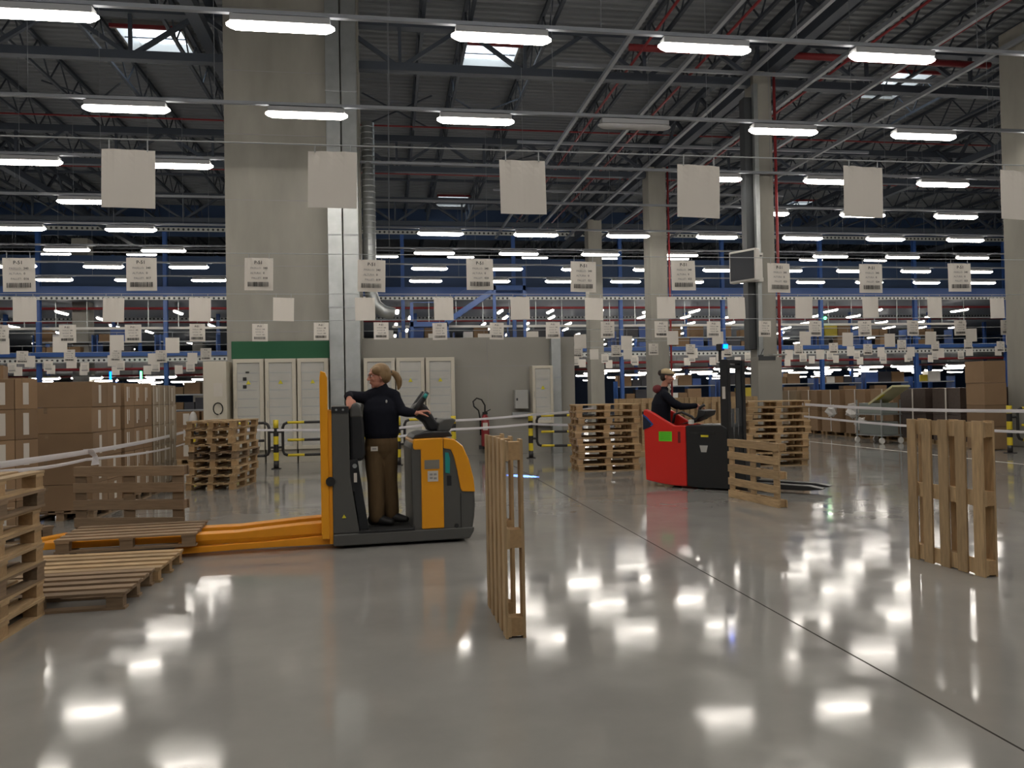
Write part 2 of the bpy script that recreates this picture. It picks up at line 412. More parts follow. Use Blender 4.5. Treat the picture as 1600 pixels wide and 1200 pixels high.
def column(u, v, w=.7, top=10.0, pipe=True, where=''):
    struct(MB().box(u-w/2, u+w/2, v-w/2, v+w/2, 0, top).build('column_concrete_pillar', M['concrete'], bevel=.02))
    if pipe:
        tag(MB().tube([(u+w/2+.05, v-w/2-.05, 0), (u+w/2+.05, v-w/2-.05, top)], .04, 8).build('red_riser_pipe', M['red_pipe'], smooth=True),
            'red riser pipe up the edge of the column ' + where, 'pipe')
column(9.98, 20.0, .52, where='with the white screen')
column(10.15, 29.0, .7, where='between the two trucks, far back')
column(10.1, 38.0, .7, pipe=False); column(-15.75, 44.2, .8, pipe=False)
column(-13.6, 60, .7, pipe=False); column(15.2, 16.75, .75, pipe=False); column(10.1, 60, .7, pipe=False)
tag(MB().box(9.66, 9.78, 19.60, 19.735, 2.35, 9.6).build('steel_channel', M['galv'], bevel=.01), 'bright galvanised channel on the front corner of the column with the screen', 'channel')
tag(MB().box(9.48, 9.70, 19.80, 20.1, 2.55, 9.3).build('column_shade_strip', M['dark'], bevel=.01), 'dark strip standing in for the shaded side of the column with the screen', 'shade strip')  # dark strip added as the shade on the column's side face
cb = tag(MB().box(9.42, 10.08, 19.2, 19.64, 0, 2.32).build('column_cladding_box', M['concrete_wall'], bevel=.01), 'pale box around the foot of the column with the screen', 'cladding')
MB().box(9.44, 9.9, 19.185, 19.2, 2.34-.1, 2.34).build('top_rim', M['dark'], cb)
# flat screen on bracket
sn = thing('wall_screen', 'white framed screen on a bracket high on the column, seen from the side', 'screen', (9.2, 19.4, 4.7))
T = Matrix.Rotation(R(-62), 4, 'Z')
MB().box(-.42, .42, -.09, .09, -.42, .42, T).build('casing', M['white_pl'], sn, bevel=.03)
MB().box(-.37, .37, -.10, -.088, -.36, .36, T).build('display', M['screen'], sn)
MB().box(.05, .52, -.02, .12, .25, .36).box(.05, .52, -.02, .12, -.40, -.29).box(.40, .5, -.02, .12, -.3, .3).build('bracket', M['white_pl'], sn, bevel=.01)
# small devices on the cladding box top
ap = thing('wireless_antenna_box', 'small dark antenna on top of the pale column cladding', 'antenna', (9.55, 19.3, 2.32))
MB().box(-.05, .05, -.05, .05, 0, .06).build('base', M['dark'], ap); MB().tube([(0, 0, .06), (.08, 0, .22)], .01, 6).build('rod', M['dark'], ap)
tag(MB().box(9.85, 10.25, 19.25, 19.5, 2.36, 2.40).build('cable_shelf', M['grey_box']), 'thin grey shelf on the column above the cladding box', 'shelf')

# ------------------------------------------------------------------ electrical cabinets
def cabinet(label, x0, x1, y, z0, z1, strips=8, seed=0, dark=False, tri=True, frame=.09):
    rnd = random.Random(seed)
    c = thing('electrical_cabinet', label, 'cabinet', ((x0+x1)/2, y, 0)); w = (x1-x0)/2
    MB().box(-w, w, .02, .38, z0, z1).build('body', M['cab'], c, bevel=.008)
    if z0 < .4: MB().box(-w+.01, w-.01, .05, .36, 0, z0).build('plinth', M['cab_in'], c)
    MB().box(-w+frame-.005, w-frame+.005, .012, .0205, z0+frame-.005, z1-frame+.005).build('inner_panel', M['cab_in'], c)
    d = MB().box(-w+.01, w-.01, -.03, .012, z0+.01, z0+frame).box(-w+.01, w-.01, -.03, .012, z1-frame, z1-.01).box(-w+.01, -w+frame, -.03, .012, z0+frame, z1-frame).box(w-frame, w-.01, -.03, .012, z0+frame, z1-frame)
    do = d.build('door', M['cab'], c, bevel=.004)
    MB().box(-w+frame, w-frame, -.012, -.008, z0+frame, z1-frame).build('glass_pane', M['glass'], do)
    MB().box(-w+frame-.035, -w+frame-.02, -.045, -.03, (z0+z1)/2-.08, (z0+z1)/2+.08).build('handle', M['grey_box'], do)
    zz = z0+frame+.1; h = (z1-z0-2*frame-.15)/strips
    for k in range(strips):
        MB().box(-w+frame+.01, w-frame-.03-rnd.random()*.06, .004, .012, zz+k*h, zz+k*h+.022).build('breaker_row', M['ink_grey'], c)
    if tri: MB().prism([(-.05, z1-.58), (.05, z1-.58), (0, z1-.49)], -.018, -.012).build('warning_triangle', M['yellow_sign'], do)
    if dark: [MB().box(a_, a_+.08, -.018, -.012, z1-b_, z1-b_+c_).build('meter_display', M['ink'], do) for a_, b_, c_ in ((-.06, .33, .04), (-.12, .50, .08), (-.12, .68, .08))]
    return c
cz = 2.42
lab = ['with black meters, leftmost glass door of the row under the green board', 'in the middle of the row under the green board', 'next to the galvanised duct under the green board']
for i, (a, b) in enumerate(((-3.52, -2.84), (-2.82, -2.12), (-2.10, -1.40))):
    cabinet('cream electrical cabinet ' + lab[i], a, b, CF-.42, .30, cz-.02, 9, i, dark=(i == 0))
lab = ['just behind the blond driver', 'right beside the blond driver\'s back', 'with bright reflections, at the end of the row by the extinguisher']
for i, (a, b) in enumerate(((-.60, .14), (.16, .84), (.86, 1.56))):
    cabinet('cream electrical cabinet ' + lab[i], a, b, CF-.20, .30, cz-.02, 9, 5+i)
cabinet('single narrow cream cabinet with warning triangle on the low wall', 3.46, 3.98, 19.05, .75, 2.17, 5, 11, frame=.07)
s = tag(MB().box(-4.1, -3.6, CF-.75, CF-.05, .0, 2.34).build('plain_cabinet', M['cab'], bevel=.01), 'plain cream cabinet at the outer end of the green board row', 'cabinet')
MB().box(-3.87, -3.68, CF-.76, CF-.75, 1.55, 1.85).build('notice_sheet', M['label'], s)
MB().tube([(-3.78+.1*math.cos(a), CF-.78, 1.28+.13*math.sin(a)) for a in [q*.4 for q in range(-3, 13)]], .012, 6).build('cable_loop', M['rubber'], s)
jb = tag(MB().box(3.05, 3.38, 19.2, 19.44, 1.12, 1.58).build('junction_box', M['grey_box'], bevel=.01), 'small grey enclosure on the low concrete wall', 'enclosure')
MB().box(3.08, 3.12, 19.19, 19.2, 1.32, 1.38).build('lock', M['dark'], jb)
tag(MB().box(3.0, 3.5, 19.35, 19.44, .9, 1.03).build('wall_conduit_box', M['galv_dull'], bevel=.005), 'low grey conduit box beneath the grey enclosure', 'box')
tag(MB().box(1.7, 2.35, 19.3, 19.44, 2.55, 2.62).build('wall_lamp_bar', M['grey_box']), 'small grey bar fixed near the top of the low wall', 'bar') if False else None
# fire extinguisher
fe = thing('fire_extinguisher', 'red fire extinguisher with black hose loop by the low wall', 'fire extinguisher', (2.29, 19.15, 0))
MB().tube([(0, 0, .22), (0, 0, .26), (0, 0, .86), (0, 0, .95), (0, 0, 1.0)], [.085, .1, .1, .07, .035], 16).build('cylinder', M['red_pipe'], fe, smooth=True)
MB().box(-.06, .06, -.03, .03, 1.0, 1.06).bar((0, 0, 1.05), (.14, 0, 1.12), .03, .02).build('valve', M['rubber'], fe)
MB().tube([(0, 0, 1.06), (.0, -.02, 1.22), (-.08, -.04, 1.36), (-.2, -.05, 1.40), (-.29, -.05, 1.32), (-.27, -.05, 1.2), (-.16, -.04, 1.1), (-.12, -.03, .9), (-.12, -.03, .5)], .018, 8).build('hose', M['rubber'], fe, smooth=True)
MB().box(-.07, .05, -.115, -.1, .62, .80).build('instruction_label', M['label'], fe)
MB().box(-.14, .12, .1, .2, .15, .24).box(-.04, .04, .1, .28, .15, 1.0).build('wall_bracket', M['dark'], fe)

# ------------------------------------------------------------------ overhead lamps
def lamp_proto(nm, m_, hang=0.0, length=1.5, cat_='tube light'):
    t = MB(); h = length/2
    t.box(-h+.03, h-.03, -.112, .112, .02, .12)
    root = t.build(nm, M['housing'], bevel=.008)
    d = MB().tube([(-h-.03, 0, .0), (-h+.02, 0, 0), (-h+.10, 0, 0), (h-.10, 0, 0), (h-.02, 0, 0), (h+.03, 0, 0)], [(.02, .03), (.05, .06), (.076, .095), (.076, .095), (.05, .06), (.02, .03)], 12)
    d.build('diffuser', m_, root, smooth=True)
    if hang: MB().bar((-.5, 0, .11), (-.5, 0, hang), .02, .01).bar((.5, 0, .11), (.5, 0, hang), .02, .01).build('hanger', M['housing'], root)
    root['category'] = cat_
    return root
LU0, LSU, LV0, LSV, LH = -1.5054, 3.3178, 12.0702, 3.7244, 7.011
missing = {(2, 1), (2, 2), (2, 0), (3, 1), (3, 2), (3, 3), (3, 0)}
lp = lamp_proto('tube_light', M['lamp'], .16)
unlit = lamp_proto('tube_light', M['lamp_dead'], .16)
spans = {-4: (-4, 6), -3: (-4, 6), -2: (-3, 5), -1: (-2, 4), 0: (-2, 4), 1: (-3, 5), 2: (-3, 7), 3: (-4, 8), 4: (-4, 9), 5: (-5, 10), 6: (-5, 11), 7: (-6, 12)}  # negative rows are out of view, added to light the near floor
wire_me = MB().tube([(0, 0, 0), (0, 0, HR-1.0-LH-.22)], .006, 4).mesh('suspension_wire', M['truss_pale'])
for r, (ka, kb) in spans.items():
    v = LV0 + LSV*r
    ra = tag(MB().box(LU0+LSU*ka-3, LU0+LSU*kb+3, v-.04, v+.04, LH+.16, LH+.22).build('light_rail', M['truss_pale']),
             ('long grey light rail across the hall carrying the %s row of lamps ahead' % ordn(r+1)) if r >= 0 else 'unseen grey light rail behind the camera, row %s' % NUM[-r], 'light rail')
    for k in range(ka, kb+1): obj('suspension_wire', wire_me, ra, (LU0+LSU*k+1.6, v, LH+.22))
    n = 0
    for k in range(ka, kb+1):
        if (r, k) in missing: continue
        n += 1
        u = LU0 + LSU*k
        if r >= 3 and -.21 < u/v < -.03: continue     # behind the pillar
        if (r, k) == (1, 2): 
            place(unlit, (u, v, LH), 0, 'unlit grey tube light in the second overhead row ahead', None); continue
        place(lp, (u, v, LH), 0, ('lit tube light, %s from left in the %s overhead row ahead' % (ordn(n), ordn(r+1))) if r >= 0 else 'unseen lit tube light, %s along the %s overhead row behind the camera' % (ordn(n), ordn(-r)), 'overhead tube lights')
# lamps of the upper storey of the pick tower
lf = lamp_proto('tube_light', M['lamp_far'], .3); lf1 = lamp_proto('tube_light', M['lamp_far'], .48); lf2 = lamp_proto('tube_light', M['lamp_far'], .91)
for i in range(13):
    u = -22.15 + 4.4*i
    if -.21 < u/46 < -.03: continue
    place(lf, (u, 46, 9.55), 0, 'lit tube light above the blue racking tower, %s along that row' % ordn(i+1), 'tube lights above the racking tower')
tag(MB().box(W0, W1, 45.95, 46.05, 9.85, 9.93).build('light_rail', M['truss_pale']), 'grey light rail above the blue racking tower', 'light rail')
def hidden(u, v, z):
    a = u/v
    if -.21 < a < -.025: return True
    if -.03 < a < .245 and z < 1.47 + (2.9-1.47)*v/19.5: return True
    return a < -.46 or a > .80 or (a < -.24 and z < 1.5)
# lamps under level two, turned into the depth
n = 0
for j, v in enumerate((44.5, 48.0, 52.5, 57.0, 62.0, 68.0, 75.0)):
    n = 0
    for i in range(26):
        u = -28.5 + 2.9*i + (.8 if j % 2 else 0)
        if hidden(u, v, 6.2) or (u < 6 and i % 2): continue
        if u > 0 and u/v > .46 and j < 3 and i % 3 == 0: continue
        n += 1
        place(lf1, (u, v, 6.2), R(90), 'lengthwise tube light under the upper tower floor, %s of the %s bank' % (ordn(n), ordn(j+1)), 'tube lights under the upper tower floor')
for j, v in enumerate((44.0, 50.0, 56.0, 64.0, 76.0)):
    n = 0
    for i in range(26):
        u = -30.5 + 3.1*i + .9*j
        if hidden(u, v, 3.0): continue
        n += 1
        place(lf2, (u + .6*math.sin(i*2.1), v, 2.75), 0, 'lit tube light under the lower tower floor, %s of the %s bank' % (ordn(n), ordn(j+1)), 'tube lights under the lower tower floor')

# ------------------------------------------------------------------ racking tower at the far end: posts, floors, beams
TV = 42.0
post_us = [-34.8+5.93*i for i in range(15)]
pm = MB().box(-.095, .095, -.11, -.09, 0, 10.2).box(-.095, .095, .09, .11, 0, 10.2).box(-.012, .012, -.09, .09, 0, 10.2).mesh('mezzanine_column', M['blue'])
for j, v in enumerate((TV, 50.0, 58.0)):
    for u in post_us:
        if abs(u+17+5.93*0) < 99: struct(obj('mezzanine_column', pm, None, (u + (.9 if j in (1, 3) else 0), v, 0)))
for nm, z0, z1 in (('upper', 6.76, 7.22), ('lower', 3.74, 3.96)):
    struct(MB().box(W0, W1, TV-.2, TV-.12, z0, z1).build('mezzanine_beam', M['blue']))
    struct(MB().box(W0, W1, TV-.1, 88, z0-.08, z0).build('mezzanine_floor_slab', M['truss_pale']))
def perf(v, z, h=.15):
    o = MB().box(W0, W1, -.03, .03, -h/2, h/2).build('perforated_beam', M['perf'], None, (0, v, z)); struct(o)
perf(TV-.24, 6.62); perf(TV-.24, 3.55, .17); perf(TV-.2, 10.1, .2); perf(52.0, 6.6)
struct(MB().box(W0, W1, TV+1.2, TV+1.25, 7.25, 9.0).build('mezzanine_panel_wall', M['navy']))
for i, (v, z, r_) in enumerate(((TV+1.3, 6.28, .07), (TV+.4, 3.12, .07), (49.5, 3.0, .07), (50, 6.2, .06))):
    tag(MB().tube([(-34, v, z), (50, v, z)], r_, 8).build('sprinkler_pipe', M['red_pipe'], smooth=True),
        'red pipe under the %s tower floor, %s' % ('upper' if i in (0, 3) else 'lower', 'in front' if i < 2 else 'farther back'), 'pipe')
# suspended conveyor in front of the lower storey
for (a, b, w_) in ((-27, -4.2, 'beyond the cardboard loads'), (.2, 11.0, 'above the low concrete wall'), (11.6, 34, 'beyond the slim columns')):
    cv = tag(MB().box(a, b, TV+.3, TV+.34, 5.12, 5.24).build('conveyor_track', M['white_pl']), 'white suspended conveyor track ' + w_, 'conveyor')
    x = a+.5
    while x < b:
        MB().box(x-.02, x+.02, TV+.31, TV+.33, 5.24, 6.69).build('hanging_rod', M['galv'], cv); x += 1.45
# staircase at the front of the tower
stt = thing('staircase', 'blue steel staircase rising to the upper tower floor', 'staircase', (0, 0, 0))
MB().bar((3.0, 40.9, 5.3), (5.4, 40.9, 6.9), .06, .28).build('stringer', M['blue'], stt)
MB().bar((3.0, 41.7, 5.3), (5.4, 41.7, 6.9), .06, .28).build('stringer', M['blue'], stt)
for k in range(8): MB().box(3.1+.29*k, 3.35+.29*k, 40.92, 41.68, 5.34+.2*k, 5.37+.2*k).build('step', M['blue'], stt)
MB().box(5.3, 7.2, 40.9, 41.75, 6.95, 7.2).build('upper_landing', M['blue'], stt)
MB().box(1.1, 3.1, 40.9, 41.75, 5.05, 5.3).build('lower_landing', M['blue'], stt)
for x in (1.2, 3.0, 5.5, 7.1): MB().box(x-.08, x+.08, 40.9, 41.06, 0, 8.2 if x > 4 else 6.3).build('post', M['blue'], stt)
MB().bar((3.0, 40.88, 6.35), (5.5, 40.88, 8.05), .05, .05).build('handrail', M['blue'], stt)
MB().bar((1.2, 40.88, 6.3), (3.0, 40.88, 6.3), .05, .05).build('handrail', M['blue'], stt)

struct(MB().box(W0, W1, TV+2.6, TV+2.7, 10.3, HR).build('dark_band_wall', M['navy']))  # navy wall added as a dark band below the far roof
# racks with goods on each storey
rnd = random.Random(3)
GC = [M['card'], M['card'], M['card'], mat('blue_tote', (.06, .12, .36), .5), mat('brown_tote', (.22, .13, .06), .6), M['white_pl'], mat('dark_tote', (.04, .04, .05), .5), mat('yellow_tote', (.5, .4, .04), .5)]
box_me = [MB().box(-w/2, w/2, -.25, .25, 0, h).mesh('storage_box', g) for g in GC for (w, h) in ((.5, .38), (.8, .6))]
def rack(u, v, z, n, label, H_=2.1):
    r_ = thing('storage_rack', label, 'rack', (u, v, z))
    for sx in (0, 2.8):
        MB().box(sx-.03, sx+.03, -.35, .35, 0, H_).build('upright', M['blue'], r_)
    for zz in ((.1, .95, 1.75) if H_ > 2 else (.1, .75)): MB().box(0, 2.8, -.34, .34, zz, zz+.06).build('shelf', M['galv_dull'], r_)
bn = 0
SEC = ['bottom', 'middle', 'top']
for (z, v, nm) in ((0, 43.5, 'ground floor'), (3.78, 43.6, 'lower storey')):
    i = 0
    for k in range(22):
        u = -30 + 3.05*k
        if hidden(u+1.4, v, z+2.2) or hidden(u+.3, v, z+2.2): continue
        i += 1
        rack(u, v, z, i, 'blue storage rack on the %s of the tower, %s from left' % (nm, ordn(i)), 2.1 if z == 0 else 1.15)
        if z > 0 and i % 4 == 3: continue
        for s_ in range(3):
            if z == 0 and s_ == 0 or z > 0 and s_ == 2: continue
            x = u + .05; q = 0
            while x < u + 1.95:
                if rnd.random() < .22: x += .5; continue
                me = rnd.choice(box_me); w = me.vertices[1].co.x*2
                q += 1; bn += 1
                if bn > 230: break
                o = obj('storage_box', me, None, (x+w/2, v-.02, z + ((.165, 1.015, 1.815) if z == 0 else (.165, .815, 0))[s_]))
                tag(o, '%s stored box on the %s shelf of the %s rack, %s' % (ordn(q), SEC[s_], ordn(i), nm), 'box', 'stored boxes in the tower racks')
                x += w + .05
# small coloured indicator lights far behind the loads
i0 = tag(MB().tube([(-13.4, 41.0, 2.55), (-13.4, 41.0, 2.95)], .05, 8).build('indicator_lamp', M['blue_led']), 'small vertical blue indicator light beyond the cardboard loads', 'light')
MB().tube([(-13.4, 41.0, 0), (-13.4, 41.0, 2.55)], .02, 6).build('stand', M['dark'], i0)
i0 = tag(MB().tube([(-12.0, 41.0, 2.55), (-12.0, 41.0, 2.95)], .05, 8).build('indicator_lamp', M['green_led']), 'small vertical green indicator light beyond the cardboard loads', 'light')
MB().tube([(-12.0, 41.0, 0), (-12.0, 41.0, 2.55)], .02, 6).build('stand', M['dark'], i0)
tag(MB().ell((24.68, 41.86, 5.5), (.09, .09, .09)).build('indicator_lamp', M['green_led']), 'small round green light high on the tower beyond the slim columns', 'light')

# ------------------------------------------------------------------ hanging signs
def text_mb(parts, depth=.001):
    """parts: (string, x, z, size, align). Returns a joined mesh of flat lettering in the x-z plane"""
    V, F = [], []
    for (st, x, z, size, al) in parts:
        cu = bpy.data.curves.new('lettering', 'FONT'); cu.body = st; cu.size = size; cu.align_x = al; cu.resolution_u = 2; cu.offset = size*.02
        o = bpy.data.objects.new('lettering', cu); COL.objects.link(o)
        dg = bpy.context.evaluated_depsgraph_get(); me = bpy.data.meshes.new_from_object(o.evaluated_get(dg))
        n = len(V); V += [(x+v_.co.x, 0, z+v_.co.y) for v_ in me.vertices]; F += [tuple(n+i for i in p.vertices) for p in me.polygons]
        bpy.data.objects.remove(o); bpy.data.meshes.remove(me); bpy.data.curves.remove(cu)
    return V, F
SW, SH = .335, .39
def sheet_mesh(seed):
    r_ = random.Random(seed); nx, nz = 8, 8; V, F = [], []
    a, b, c = r_.uniform(-.012, .012), r_.uniform(-.01, .01), r_.uniform(0, 3)
    for side in (0, .0025):
        for j in range(nz+1):
            for i in range(nx+1):
                x, z = (i/nx-.5), -j/nz
                y = a*math.sin(3*x+c) + b*z + .006*math.exp(z*6)*math.sin(14*x+c)
                V.append((x*SW, y+side, z*SH))
    n = (nx+1)*(nz+1)
    for j in range(nz):
        for i in range(nx):
            q = j*(nx+1)+i
            F.append((q, q+nx+1, q+nx+2, q+1)); F.append((n+q, n+q+1, n+q+nx+2, n+q+nx+1))
    rim = [i for i in range(nx+1)] + [j*(nx+1)+nx for j in range(1, nz+1)] + [nz*(nx+1)+i for i in range(nx-1, -1, -1)] + [j*(nx+1) for j in range(nz-1, 0, -1)]
    for q in range(len(rim)):
        p, r2_ = rim[q], rim[(q+1) % len(rim)]; F.append((p, r2_, r2_+n, p+n))
    mb = MB(); mb.v, mb.f = V, F
    return mb.mesh('hanging_sign', M['paper'], smooth=False)
sheets = [sheet_mesh(i) for i in range(6)]
flat_sheet = MB().box(-SW/2, SW/2, -.001, .001, -SH, 0).mesh('hanging_sign', M['paper'])
clip = MB().tube([(0, 0, -.01), (0, 0, .07)], .004, 5).mesh('clip', M['galv_dull'])
def printing(code, aisle, alt, pal, bars=True):
    V, F = text_mb([(code, 0, -.075, .055, 'CENTER'), (aisle, .055, -.135, .035, 'LEFT'), (alt, .055, -.195, .035, 'LEFT'), (pal, .055, -.255, .035, 'LEFT')])
    mb = MB(); mb.v, mb.f = V, F
    r_ = random.Random(pal); x = -.125
    if bars:
        while x < .12:
            w = r_.choice((.003, .005, .008)); mb.box(x, x+w, -.0005, .0005, -.345, -.29); x += w + r_.choice((.003, .004, .006))
    black = mb.mesh('printing', M['ink'], fix=False)
    V, F = text_mb([('PASILLO:', .035, -.135, .033, 'RIGHT'), ('ALTURA:', .035, -.195, .033, 'RIGHT'), ('PALLET:', .035, -.255, .033, 'RIGHT')])
    mb = MB(); mb.v, mb.f = V, F
    return black, mb.mesh('printing', M['ink_grey'], fix=False)
SR = [(5.5715, -1.6923, 0, 6, 'blank'), (9.8092, -4.1818, -1, 11, 'print'), (13.5911, -4.3796, -2, 14, 'blank'), (18.2378, -6.8175, -2, 18, 'print'),
      (21.2, -8.1, -2, 22, 'blank'), (26.0, -11.0, -1, 26, 'print'), (29.4, -12.2, -1, 28, 'blank'), (33.6, -14.6, -1, 31, 'print'), (37.4, -16.0, 0, 33, 'blank')]
rs = random.Random(21)
SSU = 1.3309
for r, (v, u0, ka, kb, kind_) in enumerate(SR):
    wr = MB().tube([(u0+SSU*(ka-2), v, 3.22), (u0+SSU*(kb+2), v, 3.22)], .005 if r < 3 else .008, 5)
    tag(wr.build('sign_wire', M['galv_dull']), 'thin steel wire across the hall carrying the %s row of hanging signs' % ordn(r+1), 'wire')
    n = 0
    for k in range(ka, kb+1):
        u = u0 + SSU*k
        if (v > 19 and -.215 < u/v < -.015) or not (-.48 < u/v < .93): continue
        n += 1
        zj = rs.uniform(-.01, .02) if r < 4 else rs.uniform(-.12, .03)
        rot = (rs.uniform(-.02, .02), rs.uniform(-.025, .025), rs.uniform(-.12, .12))
        me = rs.choice(sheets) if r < 4 else flat_sheet
        o = obj('hanging_sign', me, None, (u, v, 3.156+zj), rot)
        if kind_ == 'print' and r < 6:
            num = {1: 16, 3: 28, 5: 40}[r] + k
            code = 'P-51' if r == 1 else ('P-52' if r == 3 else 'P-53')
            if r == 1: aisle = '340'
            else: aisle = '340'
            bl, gr = printing('P-51', aisle, '0', '%03d' % max(num, 1))
            obj('printing', bl, o, (0, -.022 if r < 4 else -.006, 0)); obj('printing', gr, o, (0, -.022 if r < 4 else -.006, 0))
        elif kind_ == 'print':
            obj('printing', flat_bars, o, (0, -.006, 0))
        cl = [obj('clip', clip, o, (s_*SW*.36, 0, 0)) for s_ in (-1, 1)] if r < 3 else [obj('clip', clip, o, (0, 0, 0))]
        for c0 in cl: c0.scale.z = (3.224-3.156-zj)/.07
        look = 'P-51 sign with barcode' if kind_ == 'print' else 'blank-backed white hanging sign'
        tag(o, '%s, %s from left in the %s sign row' % (look, ordn(n), ordn(r+1)), 'sign', 'hanging aisle signs')
    if r == 5:
        flat_bars = MB().box(-.12, .12, -.0005, .0005, -.345, -.29).box(-.11, .10, -.0005, .0005, -.14, -.125).box(-.11, .09, -.0005, .0005, -.20, -.185).box(-.11, .11, -.0005, .0005, -.26, -.245).mesh('printing', M['ink_grey'])

# ------------------------------------------------------------------ pallets
PT = .125
def pallet(wood='wood', block='wood_end', seed=0):
    r_ = random.Random(seed)
    p = thing('wooden_pallet', '', 'pallet')
    W_, B_ = M[wood], M[block]
    for k, (y, w) in enumerate(((-.35, .1), (-.18, .1), (0, .1), (.18, .1), (.35, .1))):
        e = r_.uniform(-.004, .004)
        MB().box(-.6+e, .6+e, y-w/2, y+w/2, PT-.018, PT).build('deck_board', W_, p, bevel=.002)
    for x in (-.53, 0, .53): MB().box(x-.06, x+.06, -.4, .4, PT-.036, PT-.018).build('stringer_board', W_, p)
    for x in (-.53, 0, .53):
        for y in (-.35, 0, .35):
            MB().box(x-.055, x+.055, y-.045, y+.045, .018, PT-.036).build('block', B_, p)
    for y in (-.35, 0, .35): MB().box(-.6, .6, y-.045, y+.045, 0, .018).build('bottom_board', W_, p)
    return p
pal = pallet(); pal_grey = pallet('wood_grey', 'wood_grey', 2)
rp = random.Random(5)
def stack(cx, cy, n, rz, desc, jit=.02, grey=(), group=None, order=True):
    for k in range(n):
        a = rz + rp.uniform(-.02, .02)
        t = 'bottommost' if k == 0 else 'topmost' if k == n-1 else ordn(k+1) + ' from the floor'
        place(pal_grey if k in grey else pal, (cx+rp.uniform(-jit, jit), cy+rp.uniform(-jit, jit), k*(PT+.0008)), a, 'wooden pallet, %s in %s' % (t, desc), group or desc)
stack(-2.80, 5.37, 8, R(90), 'the close stack cut by the frame edge', .012, grey=(2, 6))
stack(-2.82, 14.15, 9, R(90)+R(-8), 'the stack before the electrical cabinets', .03, grey=(4,))
stack(4.06, 14.80, 10, R(-3), 'the stack behind the red truck\'s driver', .03)
stack(7.42, 14.62, 10, R(-8), 'the stack beyond the red truck\'s mast', .03)
# pallets by the forks of the orange truck
place(pal_grey, (-2.49, 6.37, 0), R(1.5), 'worn pallet lying on the floor beside the close pallet stack')
place(pal, (-2.47, 7.19, 0), R(1), 'pallet lying on the floor right next to the orange forks')
place(pal_grey, (-2.43, 8.09, .118), R(4.5), 'pallet lifted on the orange truck\'s forks')
# pallets standing on edge
def upright(corner, yaw, long_side_down, label, proto):
    """corner: bottom near-camera-plane deck corner; the deck faces the -normal side of yaw"""
    # local pallet: x long, y short, z thickness (deck at +z)
    if long_side_down:
        Rm = Matrix(((1,0,0),(0,0,-1),(0,1,0)))      # x->x, y->z up, z(deck)-> -y
        off = Vector((.6, 0, .4))
    else:
        Rm = Matrix(((0,1,0),(0,0,-1),(-1,0,0)))     # x-> -z, y -> x, z -> -y
        off = Vector((.4, 0, .6))
    Rz = Matrix.Rotation(yaw, 3, 'Z')
    Mx = (Rz @ Rm).to_4x4()
    loc = Vector(corner) + Rz @ (off + Vector((0, PT, 0)))
    return place(proto, loc, tuple(Mx.to_euler()), label)
def yaw_of(a, b): return math.atan2(b[1]-a[1], b[0]-a[0])
upright((.655, 5.53, 0), yaw_of((.655, 5.53), (.668, 4.74)), False, 'pallet standing on end alone in the middle of the floor', pal)
upright((4.42, 6.25, 0), yaw_of((4.50, 6.31), (4.56, 5.58)), False, 'pallet standing on end by itself, farther from the orange truck', pal)
upright((4.62, 10.40, 0), yaw_of((4.64, 10.46), (4.78, 9.15)), True, 'pallet standing on its long side before the red truck\'s forks', pal)
upright((-3.28, 8.88, 0), yaw_of((-3.3, 8.88), (-2.0, 8.56)), True, 'worn pallet standing on its long side behind the orange forks', pal_grey)
# a long line of upright pallets behind the trucks
up_me = []
for wd in (M['wood'], M['pallet_far']):
    mb = MB()
    for y in (-.35, -.18, 0, .18, .35): mb.box(y-.05, y+.05, -.0625, -.0445, 0, 1.2)
    for z in (.06, .6, 1.14): mb.box(-.4, .4, -.0445, -.0265, z-.06, z+.06)
    for y in (-.35, 0, .35):
        mb.box(y-.045, y+.045, .0445, .0625, 0, 1.2)
        for z in (.06, .6, 1.14): mb.box(y-.045, y+.045, -.0265, .0445, z-.05, z+.05)
    up_me.append(mb.mesh('wooden_pallet', wd))
n = 0
for (u0, v0, cnt) in ((5.15, 17.45, 4), (5.15, 17.75, 4)):
    for k in range(cnt):
        n += 1
        o = obj('wooden_pallet', up_me[k % 2], None, (u0 + .4 + k*.85, v0 + rp.uniform(-.04, .04), .126), (0, 0, R(90) if False else rp.uniform(-.08, .08)))
        tag(o, 'upright pallet in the long line behind the red truck, %s of the line' % ordn(n), 'pallet', 'upright pallets in a long line')
        b_ = obj('wooden_pallet', flat_me, None, (o.location.x, o.location.y, 0)) if False else None
# low base pallets under that line
for i in range(4):
    o = tag(MB().box(-.41, .41, -.4, .4, .105, .125).box(-.41, .41, -.4, -.3, 0, .105).box(-.41, .41, .3, .4, 0, .105).build('base_pallet', M['pallet_far'], None, (5.55+.85*i, 17.6, 0)),
        'flat pallet carrying the line of upright pallets, %s along' % ordn(i+1), 'pallet', 'base pallets under the upright line')

